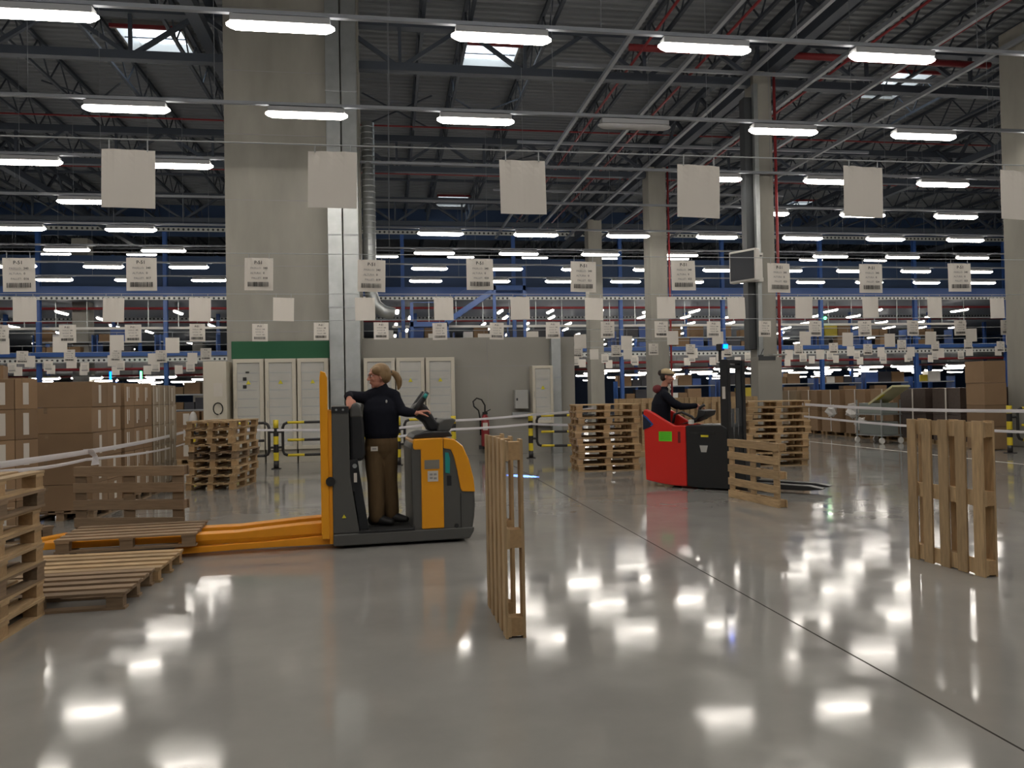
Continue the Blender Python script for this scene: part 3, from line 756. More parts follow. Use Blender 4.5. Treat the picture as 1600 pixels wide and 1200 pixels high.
# ------------------------------------------------------------------ striped barriers
def stripe(mb_pairs, p0, p1, r_, seg, parent, name, start=0):
    p0, p1 = Vector(p0), Vector(p1); L_ = (p1-p0).length; n_ = max(1, round(L_/seg))
    for i_ in range(n_):
        mb_pairs[(i_+start) % 2].tube([p0+(p1-p0)*(i_/n_), p0+(p1-p0)*((i_+1)/n_)], r_, 10, caps=(i_ in (0, n_-1)))
def join_pair(pair, parent, name):
    V, F = list(pair[0].v), list(pair[0].f); n_ = len(V); V += pair[1].v; F += [tuple(i+n_ for i in f) for f in pair[1].f]
    me = bpy.data.meshes.new(name); me.from_pydata(V, [], F); me.materials.append(M['bar_yellow']); me.materials.append(M['bar_black'])
    bm = bmesh.new(); bm.from_mesh(me)
    for i_, f in enumerate(bm.faces): f.material_index = 0 if i_ < len(pair[0].f) else 1; f.smooth = True
    bmesh.ops.recalc_face_normals(bm, faces=bm.faces)
    bm.to_mesh(me); bm.free()
    return obj(name, me, parent)
def barrier(posts, label, loops):
    """posts: list of (u,v); loops: list of (ua,va,ub,vb)"""
    b = thing('safety_barrier', label, 'barrier', (posts[0][0], posts[0][1], 0))
    ox, oy = posts[0]
    for (u, v) in posts:
        pr = (MB(), MB()); stripe(pr, (u-ox, v-oy, 0), (u-ox, v-oy, 1.03), .055, .17, b, 'post', 1); po = join_pair(pr, b, 'post')
        MB().box(u-ox-.09, u-ox+.09, v-oy-.09, v-oy+.09, 0, .015).build('base_plate', M['bar_black'], po)
    for (a, c, d, e) in loops:
        A, B_ = Vector((a-ox, c-oy, 0)), Vector((d-ox, e-oy, 0)); t = (B_-A).normalized()
        pr = (MB(), MB())
        for z in (.28, .60, .97): stripe(pr, A+t*.1+Vector((0, 0, z)), B_-t*.1+Vector((0, 0, z)), .028, .32, b, 'rail')
        for P_, s_ in ((A, 1), (B_, -1)):
            pts = [P_+t*s_*.1+Vector((0, 0, .28)), P_+t*s_*.03+Vector((0, 0, .31)), P_+Vector((0, 0, .38)), P_+Vector((0, 0, .87)), P_+t*s_*.03+Vector((0, 0, .94)), P_+t*s_*.1+Vector((0, 0, .97))]
            pr[1].tube(pts, .03, 10)
            pr[1].tube([P_+Vector((0, 0, .45)), P_-t*s_*.12+Vector((0, 0, .45))], .026, 8); pr[1].tube([P_+Vector((0, 0, .78)), P_-t*s_*.12+Vector((0, 0, .78))], .026, 8)
        join_pair(pr, b, 'rail_loop')
    return b
barrier([(-4.07, 17.35), (-2.38, 17.25)], 'black and yellow barrier behind the stack before the electrical cabinets', [(-3.93, 17.35, -2.52, 17.25)])
barrier([(.17, 17.2), (1.37, 17.3)], 'black and yellow barrier behind the orange truck', [(-2.24, 17.25, .03, 17.2), (.31, 17.2, 1.23, 17.3)])
barrier([(3.2, 17.95), (4.85, 17.65)], 'black and yellow barrier between the extinguisher and the red truck', [(3.34, 17.92, 4.71, 17.68)])
barrier([(13.26, 15.29), (15.8, 15.2)], 'black and yellow barrier by the column beyond the lone upright pallet', [(13.46, 15.29, 15.7, 15.2)])

# ------------------------------------------------------------------ white tape lines
def tape(pts, label, w=.05):
    P_ = [Vector(p) for p in pts]; Q = []
    for a, b in zip(P_, P_[1:]):
        for i in range(8): t = i/8; q = a.lerp(b, t); q.z -= .05*math.sin(math.pi*t)*min(1, (b-a).length/6); Q.append(q)
    Q.append(P_[-1]); mb = MB()
    mb.tube(Q, (w/2, .004), 6, hint=(0, 0, 1)) if False else mb.tube(Q, [(w/2, .003)]*len(Q), 6, hint=(0, 0, 1))
    return tag(mb.build('barrier_tape', M['tape']), label, 'tape', 'white tape lines closing off the floor')
tape([(-2.6, 5.0, 1.075), (-4.07, 17.25, .86)], 'upper white tape from the close pallet stack past the cardboard loads')
tape([(-2.74, 5.90, 1.006), (-3.02, 8.5, .90), (-4.07, 17.25, .62)], 'lower white tape from the close pallet stack past the cardboard loads', .03)
tape([(-4.07, 17.27, .88), (.17, 17.12, .80), (1.37, 17.2, .93), (3.2, 17.9, 1.0), (4.0, 15.25, 1.17)], 'upper white tape along the barriers before the low wall')
tape([(.17, 17.1, .62), (1.37, 17.2, .74), (3.2, 17.87, .79), (4.0, 15.25, .86)], 'lower white tape along the barriers before the low wall')
tape([(7.85, 14.2, 1.18), (8.91, 10.0, 1.10), (11.0, 6.5, 1.0)], 'upper white tape leading away from the stack beyond the red truck')
tape([(7.85, 14.2, .95), (8.91, 10.0, .80), (11.0, 6.5, .6)], 'lower white tape leading away from the stack beyond the red truck', .04)
kt = MB(); kt.v = [(-3.08, 8.6, 1.0), (-2.98, 8.58, 1.0), (-2.95, 8.62, .93), (-2.93, 8.62, .84), (-3.01, 8.61, .83), (-3.00, 8.63, .92)]; kt.f = [(0, 1, 2, 5), (5, 2, 3, 4)]
kk = tag(kt.build('tape_scrap', M['tape']), 'loose flap of white tape hanging between the two tape lines', 'tape')
kk.modifiers.new('thick', 'SOLIDIFY').thickness = .003

# ------------------------------------------------------------------ cardboard loads on the near side
def carton(w, d, h, m_='card', lab=None, tape_=True):
    o = MB().box(0, w, 0, d, 0, h).build('cardboard_box', M[m_], bevel=.004); o['category'] = 'box'
    if lab == 'side': MB().box(w, w+.0015, d*.42, d*.58, h*.15, h*.88).build('label_sticker', M['label'], o)
    if lab == 'side2':
        MB().box(w, w+.0015, d*.22, d*.34, h*.2, h*.85).build('label_sticker', M['label'], o); MB().box(w, w+.0015, d*.42, d*.48, h*.35, h*.85).build('label_sticker', M['label'], o)
    if lab == 'front': MB().box(w*.35, w*.6, -.0015, 0, h*.15, h*.88).build('label_sticker', M['label'], o)
    if tape_: MB().box(w*.28, w*.33, -.001, 0, h*.78, h).build('tape_tab', M['wood_grey'], o)
    return o
CH = .322
def base_pallets(spots, desc):
    for i, (x, y, rz) in enumerate(spots): place(pal_grey, (x, y, 0), rz, 'pallet carrying %s' % desc[i], None)
base_pallets([(-4.08, 11.2, R(90)), (-4.08, 12.45, R(90)), (-4.08, 13.85, R(90))], ['the first cardboard load past the standing worn pallet', 'the middle cardboard load with paired labels', 'the wrapped cardboard load by the far tape end'])
def load(x0, y0, cols, depth, width, layers, desc, m_='card', lab='side', z0=PT+.003, rz=0, gap=.006):
    protos = carton(width, depth-gap, CH-.004, m_, lab)
    first = True
    for L_ in range(layers):
        for c in range(cols):
            loc = Vector((x0, y0, z0)) + Matrix.Rotation(rz, 3, 'Z') @ Vector((rp.uniform(-.008, .008), c*depth, L_*CH))
            place(protos, loc, rz + rp.uniform(-.006, .006), 'cardboard box in %s, layer %s up, %s from the front' % (desc, NUM[L_+1], ordn(c+1)), 'boxes of ' + desc)
load(-4.46, 10.60, 2, .55, .77, 5, 'the first tall load')
load(-4.50, 11.80, 3, .43, .82, 5, 'the load with paired labels', lab='side2')
load(-4.52, 13.22, 3, .46, .82, 5, 'the wrapped load', m_='card_wrap')
# wrapped load straps
for i in range(5):
    y = 13.24 + i*.30
    tag(MB().box(-3.696, -3.692, y, y+.018, PT, PT+5*CH).build('strapping_band', M['label']), 'pale vertical strap on the wrapped load, %s from the front' % ordn(i+1), 'strap', 'straps on the wrapped load')
# closest load, turned
ang = math.atan2(.33, .24)
nl = carton(.24, .60, CH-.004, 'card', 'front')
for L_ in range(5):
    for c in range(4):
        base = Vector((-3.75, 9.22, PT+.003)) + Matrix.Rotation(ang, 3, 'Z') @ Vector((-.245*(c+1), 0, 0))
        place(nl, (base.x, base.y, PT+.003+L_*CH), ang, 'narrow labelled box in the turned load by the frame edge, layer %s, %s along' % (NUM[L_+1], ordn(c+1)), 'boxes of the turned load')
place(pal_grey, (-4.35, 9.15, 0), ang, 'pallet under the turned load of narrow boxes')
nb = carton(.5, .4, .16, 'card', None)
place(nb, (-4.65, 9.25, PT+.003+5*CH), .3, 'flat open box lying on top of the turned load')
nb2 = carton(.55, .5, .18, 'card', None)
place(nb2, (-5.35, 11.3, PT+.003+5*CH-.1), .1, 'flat box glimpsed beyond the turned load')
# a second line of boxes farther behind
sm = carton(.55, .5, .36, 'card', 'front')
n = 0
for (x, y, cnt) in ((-4.93, 19.3, 3), (-4.33, 19.30, 3), (-5.55, 19.3, 3), (-6.15, 19.3, 4)):
    for L_ in range(cnt):
        n += 1; place(sm, (x, y, .127+L_*.365), rp.uniform(-.05, .05), 'wrapped box in the small loads behind the barrier, %s' % ordn(n), 'boxes behind the barrier')
for i, x in enumerate((-5.1, -6.0)): place(pal, (x+.3, 19.52, 0), 0, 'pallet under the small loads behind the barrier, ' + ('near the plain cabinet' if i == 0 else 'away from the plain cabinet'))
for i, x in enumerate((-4.55, -3.98)):
    tag(MB().ell((x+.05, 19.24, 1.0), (.10, .09, .22), 9, 7).build('plastic_wrap', M['bag'], smooth=True), 'crumpled white plastic on the small loads, the ' + ('one farther from' if i == 0 else 'one closer to') + ' the plain cabinet', 'plastic')

# ------------------------------------------------------------------ line of loads along the far side
rb = random.Random(9)
fr = []
fr_m = [carton(1.0, 1.0, .65, 'card', None, False), carton(1.0, 1.0, .65, 'card_wrap', None, False), carton(1.0, 1.0, .65, 'card_dark', None, False)]
vs = [26.2, 24.9, 23.6, 22.3, 21.0, 19.7, 18.4, 17.15]
for i, v in enumerate(vs):
    mi = (0, 1, 0, 0, 0, 0, 2, 2)[i]
    for c in range(2):
        for L_ in range(2):
            place(fr_m[mi], (13.55+.02*rb.random(), v + c*.55 if False else v, .125+L_*.655) if c == 0 else (14.6, v, .125+L_*.655), rb.uniform(-.02, .02),
                  '%s %s carton of the %s load in the long line, %s' % ('upper' if L_ else 'lower', ('brown', 'wrapped', 'dark wrapped')[0 if mi == 0 else mi], ordn(i+1), 'aisle side' if c == 0 else 'rear side'), 'cartons of the long line of loads')
    place(pal, (14.1, v+.5, 0), R(90), 'pallet under the aisle side of the %s load in the long line' % ordn(i+1), 'pallets under the long line')
    place(pal, (15.12, v+.5, 0), R(90), 'pallet under the rear side of the %s load in the long line' % ordn(i+1), 'pallets under the long line')
    tag(MB().box(13.538, 13.543, v+.45, v+.50, .15, 1.43).build('strapping_band', M['label']), 'pale strap on the %s load in the long line' % ordn(i+1), 'strap')
# dark far cartons, tall boxes near the barrier
tb = carton(.55, .6, .5, 'card', None, False)
for k in range(4):
    place(tb, (13.35, 16.1, .02+.505*k), rb.uniform(-.03, .03), 'brown box in the tall pile by the barrier post, %s from the floor' % ordn(k+1), 'tall pile by the barrier post')
# white plastic bags
for i, (x, y, z, s_) in enumerate(((13.42, 22.4, .78, .30), (13.40, 21.3, .80, .34), (13.40, 20.9, .45, .28))):
    mb = MB().ell((0, 0, 0), (s_*.38, s_*.85, s_*.55), 9, 7)
    rr = random.Random(i); mb.v = [(a+rr.uniform(-.06, .06), b+rr.uniform(-.06, .06), c+rr.uniform(-.06, .06)) for (a, b, c) in mb.v]
    o = tag(mb.build('plastic_bag', M['bag'], None, (13.36, y, z)), 'crumpled white bag against the long line of loads, ' + ('highest', 'beside the trolley', 'lowest')[i], 'bag')
# trolley with crates
tr = thing('hand_trolley', 'grey wheeled trolley with crates before the long line of loads', 'trolley', (12.9, 19.4, 0), R(8))
for x in (-.3, .3):
    for y in (-.45, .45):
        MB().tube([(x, y-.02, .08), (x, y+.02, .08)], .08, 12).build('wheel', M['white_pl'], tr)
        MB().box(x-.015, x+.015, y-.015, y+.015, .08, 1.15).build('post', M['galv'], tr)
for z in (.2, .75): MB().box(-.33, .33, -.48, .48, z, z+.03).build('shelf', M['galv'], tr)
tag(MB().box(-.28, .28, -.4, .4, 0, .34).build('plastic_crate', mat('grey_green_crate', (.19, .21, .20), .5), None, (12.9, 19.4, .235), R(8), bevel=.01), 'grey green crate on the lower shelf of the trolley', 'crate')
tag(MB().box(-.28, .28, -.4, .4, 0, .28).build('plastic_crate', mat('pale_green_crate', (.24, .27, .25), .5), None, (12.9, 19.4, .785), R(8), bevel=.01), 'pale green crate on the upper shelf of the trolley', 'crate')
tb_ = tag(MB().box(-.28, .28, -.03, .03, -.5, .5).build('plastic_board', mat('pale_yellow_panel', (.55, .52, .30), .4), None, (12.95, 19.0, 1.27), (R(62), 0, R(8)), bevel=.01), 'pale yellow panel leaning tilted over the trolley', 'panel')
MB().box(-.28, -.2, -.035, -.03, -.2, .1).build('yellow_sticker', M['yellow_sign'], tb_)

# ------------------------------------------------------------------ orange order-picking truck
ot = thing('pallet_truck', 'orange and grey ride-on truck with long forks, carrying the blond driver', 'truck', (-.56, 7.86, 0), R(4.5))
DW = .78
MB().prism([(0, .03), (1.34, .03), (1.385, .10), (1.39, .145), (0, .145)], .0, DW).build('chassis', M['tgrey'], ot, bevel=.012)
mh = MB().prism([(0, .145), (0, 1.37), (.02, 1.39), (.155, 1.39), (.165, 1.37), (.17, .70), (.25, .145)], .02, DW-.02).build('mast_housing', M['tgrey'], ot, bevel=.012)
MB().box(.0, .165, .012, .02, 1.325, 1.385).build('top_cover', M['tblack'], mh)
for x in (.045, .11): MB().tube([(x, .0, 1.355), (x, .012, 1.355)], .011, 10).build('bolt', M['galv'], mh)
MB().prism([(.085, .30), (.125, .30), (.105, .335)], .012, .02).build('warning_triangle', M['yellow_sign'], mh)
pd = MB().prism([(.175, .84), (.175, 1.33), (.20, 1.40), (.25, 1.42), (.29, 1.37), (.315, 1.22), (.325, .90), (.30, .84)], .12, DW-.12).build('backrest_pad', M['tblack'], ot, bevel=.03)
MB().prism([(.178, 1.27), (.178, 1.335), (.20, 1.405), (.25, 1.425), (.292, 1.375), (.305, 1.27)], .115, DW-.115).build('pad_cap', M['tgrey'], pd, bevel=.02)
MB().bar((.20, .10, .86), (.30, .10, .16), .09, .05, up=(0, 1, 0)).build('side_strut', M['tblack2'], ot, bevel=.008)
MB().bar((.20, DW-.10, .86), (.30, DW-.10, .16), .09, .05, up=(0, 1, 0)).build('side_strut', M['tblack2'], ot, bevel=.008)
MB().box(.17, .215, .05, .11, .55, .86).build('switch_panel', M['tblack'], ot)
hk = MB().tube([(.215, .035, .80), (.215, .05, .80)], .022, 14).build('key_switch', M['galv'], ot)
MB().box(.205, .235, .04, .05, .64, .73).build('switch_label', M['label'], ot)
MB().box(.24, .79, .02, DW-.02, .145, .165).build('footplate', M['rubber'], ot, bevel=.004)
MB().prism([(.24, .145), (.79, .145), (.79, .195), (.775, .165), (.24, .165)], -.004, .03).build('step_edge', M['tblack'], ot, bevel=.004)
# power unit
pu = MB().prism([(.775, .145), (.765, .95), (.785, 1.01), (.84, 1.04), (1.10, 1.045), (1.21, 1.02), (1.29, .94), (1.34, .82), (1.385, .62), (1.40, .50), (1.405, .36), (1.395, .25), (1.37, .10), (1.34, .05), (.775, .05)], .015, DW-.015).build('power_unit', M['tgrey'], ot, bevel=.015)
MB().prism([(.785, .955), (.785, 1.025), (.80, 1.045), (1.085, 1.052), (1.085, .15), (.862, .15), (.862, .94), (.80, .94)], .0, DW).build('side_panel', M['orange'], pu, bevel=.01)
MB().prism([(1.09, 1.052), (1.20, 1.035), (1.285, .965), (1.345, .83), (1.39, .64), (1.405, .495), (1.27, .505), (1.255, .54), (1.225, .72), (1.19, .87), (1.165, .93), (1.09, .945)], .0, DW).build('rear_hood', M['orange'], pu, bevel=.012)
pn = bpy.data.objects
MB().box(.895, .905, .0, .0, 0, 0) if False else None
def decal(parent, poly, m_, name='decal', y=-.003, t=.002): return MB().prism(poly, y-t, y).build(name, m_, parent)
def rect(x0, x1, z0, z1): return [(x0, z0), (x1, z0), (x1, z1), (x0, z1)]
nt_ = decal(pu, rect(.895, 1.045, .745, .835), mat('rating_plate', (.28, .26, .22), .5, .3), 'rating_plate')
decal(pu, rect(.925, 1.03, .62, .725), M['label'], 'paper_notice')
for (a, b) in ((.945, .70), (.945, .665), (.985, .70), (.985, .66)): decal(pu, rect(a, a+.03, b-.02, b), M['ink_grey'], 'notice_print', -.0055, .001)
# vertical teal lettering-like decal on the grey flank
V_, F_ = [], []
decal(pu, [(1.105, .70), (1.15, .69), (1.155, .84), (1.14, .90), (1.105, .905)], M['teal'], 'teal_decal', .012)
decal(pu, rect(1.12, 1.165, .57, .67), M['tblack'], 'dark_label', .012)
MB().tube([(1.21, .005, .165), (1.21, .02, .165)], .022, 12).build('tow_hole', M['tblack'], pu)
MB().box(1.255, 1.26, .008, .016, .1, .49).build('panel_seam', M['tblack'], pu)
MB().prism([(.785, 1.045), (.82, 1.085), (.90, 1.11), (1.16, 1.115), (1.20, 1.06), (1.10, 1.05)], .08, DW-.08).build('top_tray', M['tblack'], pu, bevel=.012)
# tiller
tl = MB().prism([(.80, 1.33), (.83, 1.38), (.90, 1.42), (.965, 1.37), (1.05, 1.23), (1.12, 1.11), (.985, 1.11), (.93, 1.20), (.84, 1.26)], .26, .50).build('tiller_arm', M['tblack'], ot, bevel=.025)
MB().tube([(.825, .24, 1.30), (.87, .24, 1.37), (.93, .24, 1.46), (.965, .24, 1.515)], [.035, .034, .03, .024], 12).build('grip', M['tblack'], tl, smooth=True)
MB().tube([(.825, .52, 1.30), (.87, .52, 1.37), (.93, .52, 1.46), (.965, .52, 1.515)], [.035, .034, .03, .024], 12).build('grip', M['tblack'], tl, smooth=True)
MB().tube([(.93, .216, 1.455), (.955, .214, 1.495)], [.022, .018], 10).build('teal_button', M['teal'], tl, smooth=True)
MB().prism([(1.06, 1.11), (1.07, 1.19), (1.12, 1.235), (1.21, 1.24), (1.25, 1.225), (1.18, 1.11)], .16, DW-.16).build('rear_console', M['tgrey'], ot, bevel=.012)
# load backrest, forks and wheels
lb = MB().box(-.11, -.035, .02, .10, .10, 1.66).prism([(-.11, 1.66), (-.035, 1.66), (-.05, 1.72), (-.10, 1.74)], .02, .10).build('guard_post', M['orange'], ot, bevel=.01)
MB().box(-.11, -.035, DW-.10, DW-.02, .10, 1.70).build('guard_post', M['orange'], ot, bevel=.01)
for z in (.22, .6, 1.0, 1.4, 1.62): MB().box(-.09, -.05, .09, DW-.09, z, z+.06).build('guard_rail', M['orange'], ot, bevel=.004)
MB().box(-.035, 0, .03, .14, .05, 1.35).box(-.035, 0, DW-.14, DW-.03, .05, 1.35).build('carriage', M['fork'], ot, bevel=.004)
MB().tube([(-.02, -.0, .66), (-.02, .03, .66)], .045, 14).build('roller', M['rubber'], ot)
for y in (.10, .50):
    MB().prism([(-2.82, .150), (-2.82, .165), (-2.55, .205), (-.9, .205), (-.3, .245), (-.035, .255), (-.035, .15), (-.6, .14), (-2.6, .14)], y, y+.17).build('fork', M['fork'], ot, bevel=.006)
    MB().prism([(-1.55, .03), (-1.45, .085), (-.9, .10), (-.6, .105), (0, .135), (0, .04), (-.6, .045)], y-.02, y+.06).build('support_arm', M['fork'], ot, bevel=.006)
    MB().tube([(-2.45, y+.05, .042), (-2.45, y+.12, .042)], .04, 12).build('load_wheel', M['rubber'], ot)
for (x, y) in ((1.2, .12), (1.2, DW-.2), (.12, .12), (.12, DW-.2)):
    MB().tube([(x, y, .05), (x, y+.07, .05)], .05, 14).build('wheel', M['rubber'], ot)

# ------------------------------------------------------------------ red and black stacker
st_ = thing('stacker_truck', 'red and black stacker truck with dark mast and low forks, facing away from the pillar', 'stacker', (3.93, 11.90, 0), R(-45)); st_.scale = (1.17, 1, 1)
SWD = .78
prof = [(.0, .10), (-.02, 1.19), (.02, 1.205), (.12, 1.155), (.30, 1.03), (.42, .955), (.58, .95), (.585, .035), (.42, .035), (.2, .06)]
for y in (0, SWD-.07): MB().prism(prof, y, y+.07).build('side_panel', M['red'], st_, bevel=.018)
MB().box(-.02, .02, .07, SWD-.07, .10, 1.12).build('rear_backrest', M['red'], st_, bevel=.02)
MB().box(.06, .58, .07, SWD-.07, .12, .20).build('platform', M['rubber'], st_)
MB().prism([(-.022, .88), (-.022, 1.13), (.04, 1.08), (.13, .97), (.10, .935)], -.004, 0).build('navy_decal', M['navy_dec'], st_)
MB().prism([(-.022, 1.13), (.04, 1.08), (.13, .97), (.10, .935), (.085, .95), (.105, .97), (.03, 1.055), (-.022, 1.10)], -.006, -.004).build('blue_decal_line', M['blue_dec'], st_)
MB().prism(rect(.205, .39, .71, .86), -.004, 0).build('lime_sticker', M['lime'], st_)
for z in (.745, .775, .805, .835): MB().prism(rect(.225, .37, z-.004, z+.004), -.0055, -.004).build('sticker_print', mat('sticker_ink', (.06, .32, .02), .6), st_)
MB().prism(rect(.475, .51, .69, .86), -.004, 0).build('dark_slot', mat('dark_red', (.16, .012, .012), .5), st_)
bb = MB().prism([(.59, .05), (.585, .94), (.60, .955), (1.06, .965), (1.13, .92), (1.15, .03), (.66, .03)], 0, SWD).build('battery_body', M['tblack2'], st_, bevel=.02)
MB().prism(rect(.68, .98, .82, .87), -.003, 0).build('vent_slot', M['rubber'], bb)
MB().prism(rect(.79, .89, .785, .815), -.004, 0).build('yellow_sticker', M['yellow_sign'], bb)
MB().prism([(.77, .66), (.88, .66), (.86, .56), (.79, .56)], -.004, 0).build('grey_label', M['grey_box'], bb)
MB().box(.35, .62, .30, .50, .95, 1.0).build('seat_edge', M['tblack'], st_, bevel=.01) if False else None
MB().prism([(.42, .96), (.58, .99), (.78, 1.10), (.80, 1.17), (.70, 1.19), (.66, 1.04)], .18, .60).build('control_console', M['tblack'], st_, bevel=.02)
MB().tube([(.33, .2, .98), (.36, .2, 1.12), (.46, .2, 1.15), (.60, .2, 1.08), (.66, .2, 1.0)], .02, 10).build('grab_handle', M['tblack'], st_, smooth=True)
MB().box(.60, .66, .05, .12, .97, 1.04).build('white_cap', M['white_pl'], st_, bevel=.01)
MB().tube([(.68, .25, 1.12), (.70, .25, 1.22), (.76, .25, 1.26)], .022, 10).build('control_lever', M['tblack'], st_, smooth=True)
for y in (.02, SWD-.14):
    mp = MB().box(1.05, 1.15, y, y+.12, .04, 1.93).build('mast_upright', M['tblack2'], st_, bevel=.006)
    MB().box(1.07, 1.13, y+.115 if y < .3 else y-.02, y+.135 if y < .3 else y+.005, .06, 1.88).build('inner_channel', M['dark'], mp)
MB().prism(rect(1.08, 1.12, 1.35, 1.53), .014, .018).build('mast_label', M['label'], st_)
for z in (1.80, 1.88): MB().box(1.07, 1.13, .12, SWD-.12, z, z+.05).build('mast_crossbar', M['tblack2'], st_)
MB().tube([(1.12, .30, .1), (1.12, .30, 1.2)], .022, 12).build('lift_cylinder', M['tblack2'], st_, smooth=True)
MB().tube([(1.12, .48, .1), (1.12, .48, 1.2)], .022, 12).build('lift_cylinder', M['tblack2'], st_, smooth=True)
MB().box(1.15, 1.34, .06, SWD-.06, .08, .5).build('fork_carriage', M['tblack2'], st_, bevel=.005)
for y in (.12, .50): MB().prism([(1.34, .05), (1.34, .13), (2.08, .12), (2.24, .09), (2.24, .075), (2.05, .055)], y, y+.16).build('fork', M['tblack2'], st_, bevel=.006)
MB().box(-.05, -.022, .03, .08, 1.12, 1.17).build('rear_spot_housing', M['tblack'], st_, bevel=.005)
bc = MB().bar((1.05, .05, 1.9), (1.05, .05, 2.08), .03, .03).build('beacon_arm', M['tblack2'], st_)
MB().box(1.02, 1.10, -.01, .09, 2.06, 2.16).build('beacon_housing', M['tblack'], bc, bevel=.01)
MB().tube([(1.13, .03, 2.09), (1.135, .03, 2.15)], .03, 12).build('blue_light', M['blue_led'], bc)
for (x, y) in ((.75, .05), (.75, SWD-.12), (.3, .35)): MB().tube([(x, y, .065), (x, y+.07, .065)], .065, 14).build('wheel', M['rubber'], st_)
# the blue warning spot that the stacker throws on the floor
sl = bpy.data.lights.new('blue_spot', 'SPOT'); sl.energy = 16000; sl.color = (.10, .22, 1); sl.spot_size = R(7); sl.spot_blend = .6; sl.shadow_soft_size = .02
slo = bpy.data.objects.new('blue_spot', sl); COL.objects.link(slo); slo.location = (3.84, 11.95, 1.13)
slo.rotation_euler = (Vector((2.36, 14.05, 0)) - slo.location).to_track_quat('-Z', 'Y').to_euler()

# ------------------------------------------------------------------ people
def bake(o, voxel, smooth=3, name=None, decimate=None):
    rm = o.modifiers.new('r', 'REMESH'); rm.mode = 'VOXEL'; rm.voxel_size = voxel
    if smooth: sm_ = o.modifiers.new('s', 'SMOOTH'); sm_.factor = .5; sm_.iterations = smooth
    dg = bpy.context.evaluated_depsgraph_get()
    me = bpy.data.meshes.new_from_object(o.evaluated_get(dg)); m_ = o.data.materials[0]
    o.modifiers.clear(); o.data = me
    if not me.materials: me.materials.append(m_)
    me.polygons.foreach_set('use_smooth', [True]*len(me.polygons))
    return o
def limb(mb, pts, rs, n=16, hint=None):
    P_ = [Vector(p) for p in pts]; rr = [r_ if isinstance(r_, tuple) else (r_, r_) for r_ in rs]
    t0, t1 = (P_[0]-P_[1]).normalized(), (P_[-1]-P_[-2]).normalized()
    a, b = rr[0], rr[-1]; ma, mb_ = min(a), min(b)
    P2 = [P_[0]+t0*ma*.95, P_[0]+t0*ma*.6] + P_ + [P_[-1]+t1*mb_*.6, P_[-1]+t1*mb_*.95]
    R2 = [(a[0]*.25, a[1]*.25), (a[0]*.8, a[1]*.8)] + rr + [(b[0]*.8, b[1]*.8), (b[0]*.25, b[1]*.25)]
    # densify
    Q, S = [], []
    for i in range(len(P2)-1):
        for t in (0, .5): Q.append(P2[i].lerp(P2[i+1], t)); S.append((R2[i][0]*(1-t)+R2[i+1][0]*t, R2[i][1]*(1-t)+R2[i+1][1]*t))
    Q.append(P2[-1]); S.append(R2[-1])
    return mb.tube(Q, S, n, hint=hint)
def hand(mb, wrist, d, palm_n, thumb_side, curl=.5, scale=1.0):
    """wrist point, direction of the hand, palm normal (side the fingers curl towards), direction of the thumb side"""
    d = Vector(d).normalized(); nrm = Vector(palm_n); nrm = (nrm - d*nrm.dot(d)).normalized(); sd_ = Vector(thumb_side); sd_ = (sd_ - d*sd_.dot(d) - nrm*sd_.dot(nrm)).normalized()
    w = Vector(wrist); s_ = scale
    limb(mb, [w - d*.03, w + d*.02*s_, w + d*.05*s_, w + d*.085*s_], [(.021, .027), (.018, .033), (.015, .040), (.013, .040)], hint=tuple(nrm))
    for i, (off, L_) in enumerate(((.030, .072), (.010, .080), (-.010, .074), (-.029, .058))):
        p = w + d*.088*s_ + sd_*off*s_; pts = [p - d*.02]; a = .12
        for seg in (.45, .32, .23):
            pts.append(pts[-1] + (d*math.cos(a) + nrm*math.sin(a))*L_*seg*s_ + (d*.02 if len(pts) == 1 else Vector())); a += curl*1.25
        limb(mb, pts, [.0092, .0088, .0080, .0070], 10)
    p = w + d*.025*s_ + sd_*.026*s_
    limb(mb, [p, p + (sd_*.7 + d*.6 + nrm*.2)*.034*s_, p + (sd_*.55 + d*1.0 + nrm*.5)*.058*s_, p + (sd_*.3 + d*1.25 + nrm*.8)*.072*s_], [.014, .012, .0100, .008], 10)
def head(mb, c, f, u=(0, 0, 1), k=1.0):
    """c: centre of the skull between ears, f: facing direction"""
    c = Vector(c); f = Vector(f).normalized(); u = Vector(u); u = (u - f*u.dot(f)).normalized(); s_ = u.cross(f)
    Rm = Matrix((s_, f, u)).transposed()
    E_ = lambda p, r_, n=18, m_=12: mb.ell(c + Rm @ (Vector(p)*k), tuple(q*k for q in r_), n, m_, Rm)
    E_((0, -.012, .032), (.073, .092, .083))       # cranium
    E_((0, .022, -.005), (.064, .070, .075))       # face
    E_((0, .030, -.055), (.050, .052, .050))       # jaw
    E_((0, .066, -.088), (.020, .018, .018))       # chin
    E_((0, .078, .035), (.045, .014, .012))        # brow
    E_((.034, .066, -.018), (.022, .018, .020)); E_((-.034, .066, -.018), (.022, .018, .020))   # cheeks
    limb(mb, [c + Rm @ (Vector((0, .084, .022))*k), c + Rm @ (Vector((0, .098, .0))*k), c + Rm @ (Vector((0, .108, -.020))*k)], [.007, .009, .012], 10)   # nose
    E_((.011, .096, -.024), (.009, .010, .008)); E_((-.011, .096, -.024), (.009, .010, .008))
    E_((0, .085, -.048), (.024, .010, .006)); E_((0, .083, -.058), (.020, .010, .007))          # lips
    for sg in (-1, 1):
        E_((sg*.074, -.008, -.002), (.008, .018, .030)); E_((sg*.076, -.004, -.024), (.007, .010, .010))   # ears
    return Rm, c
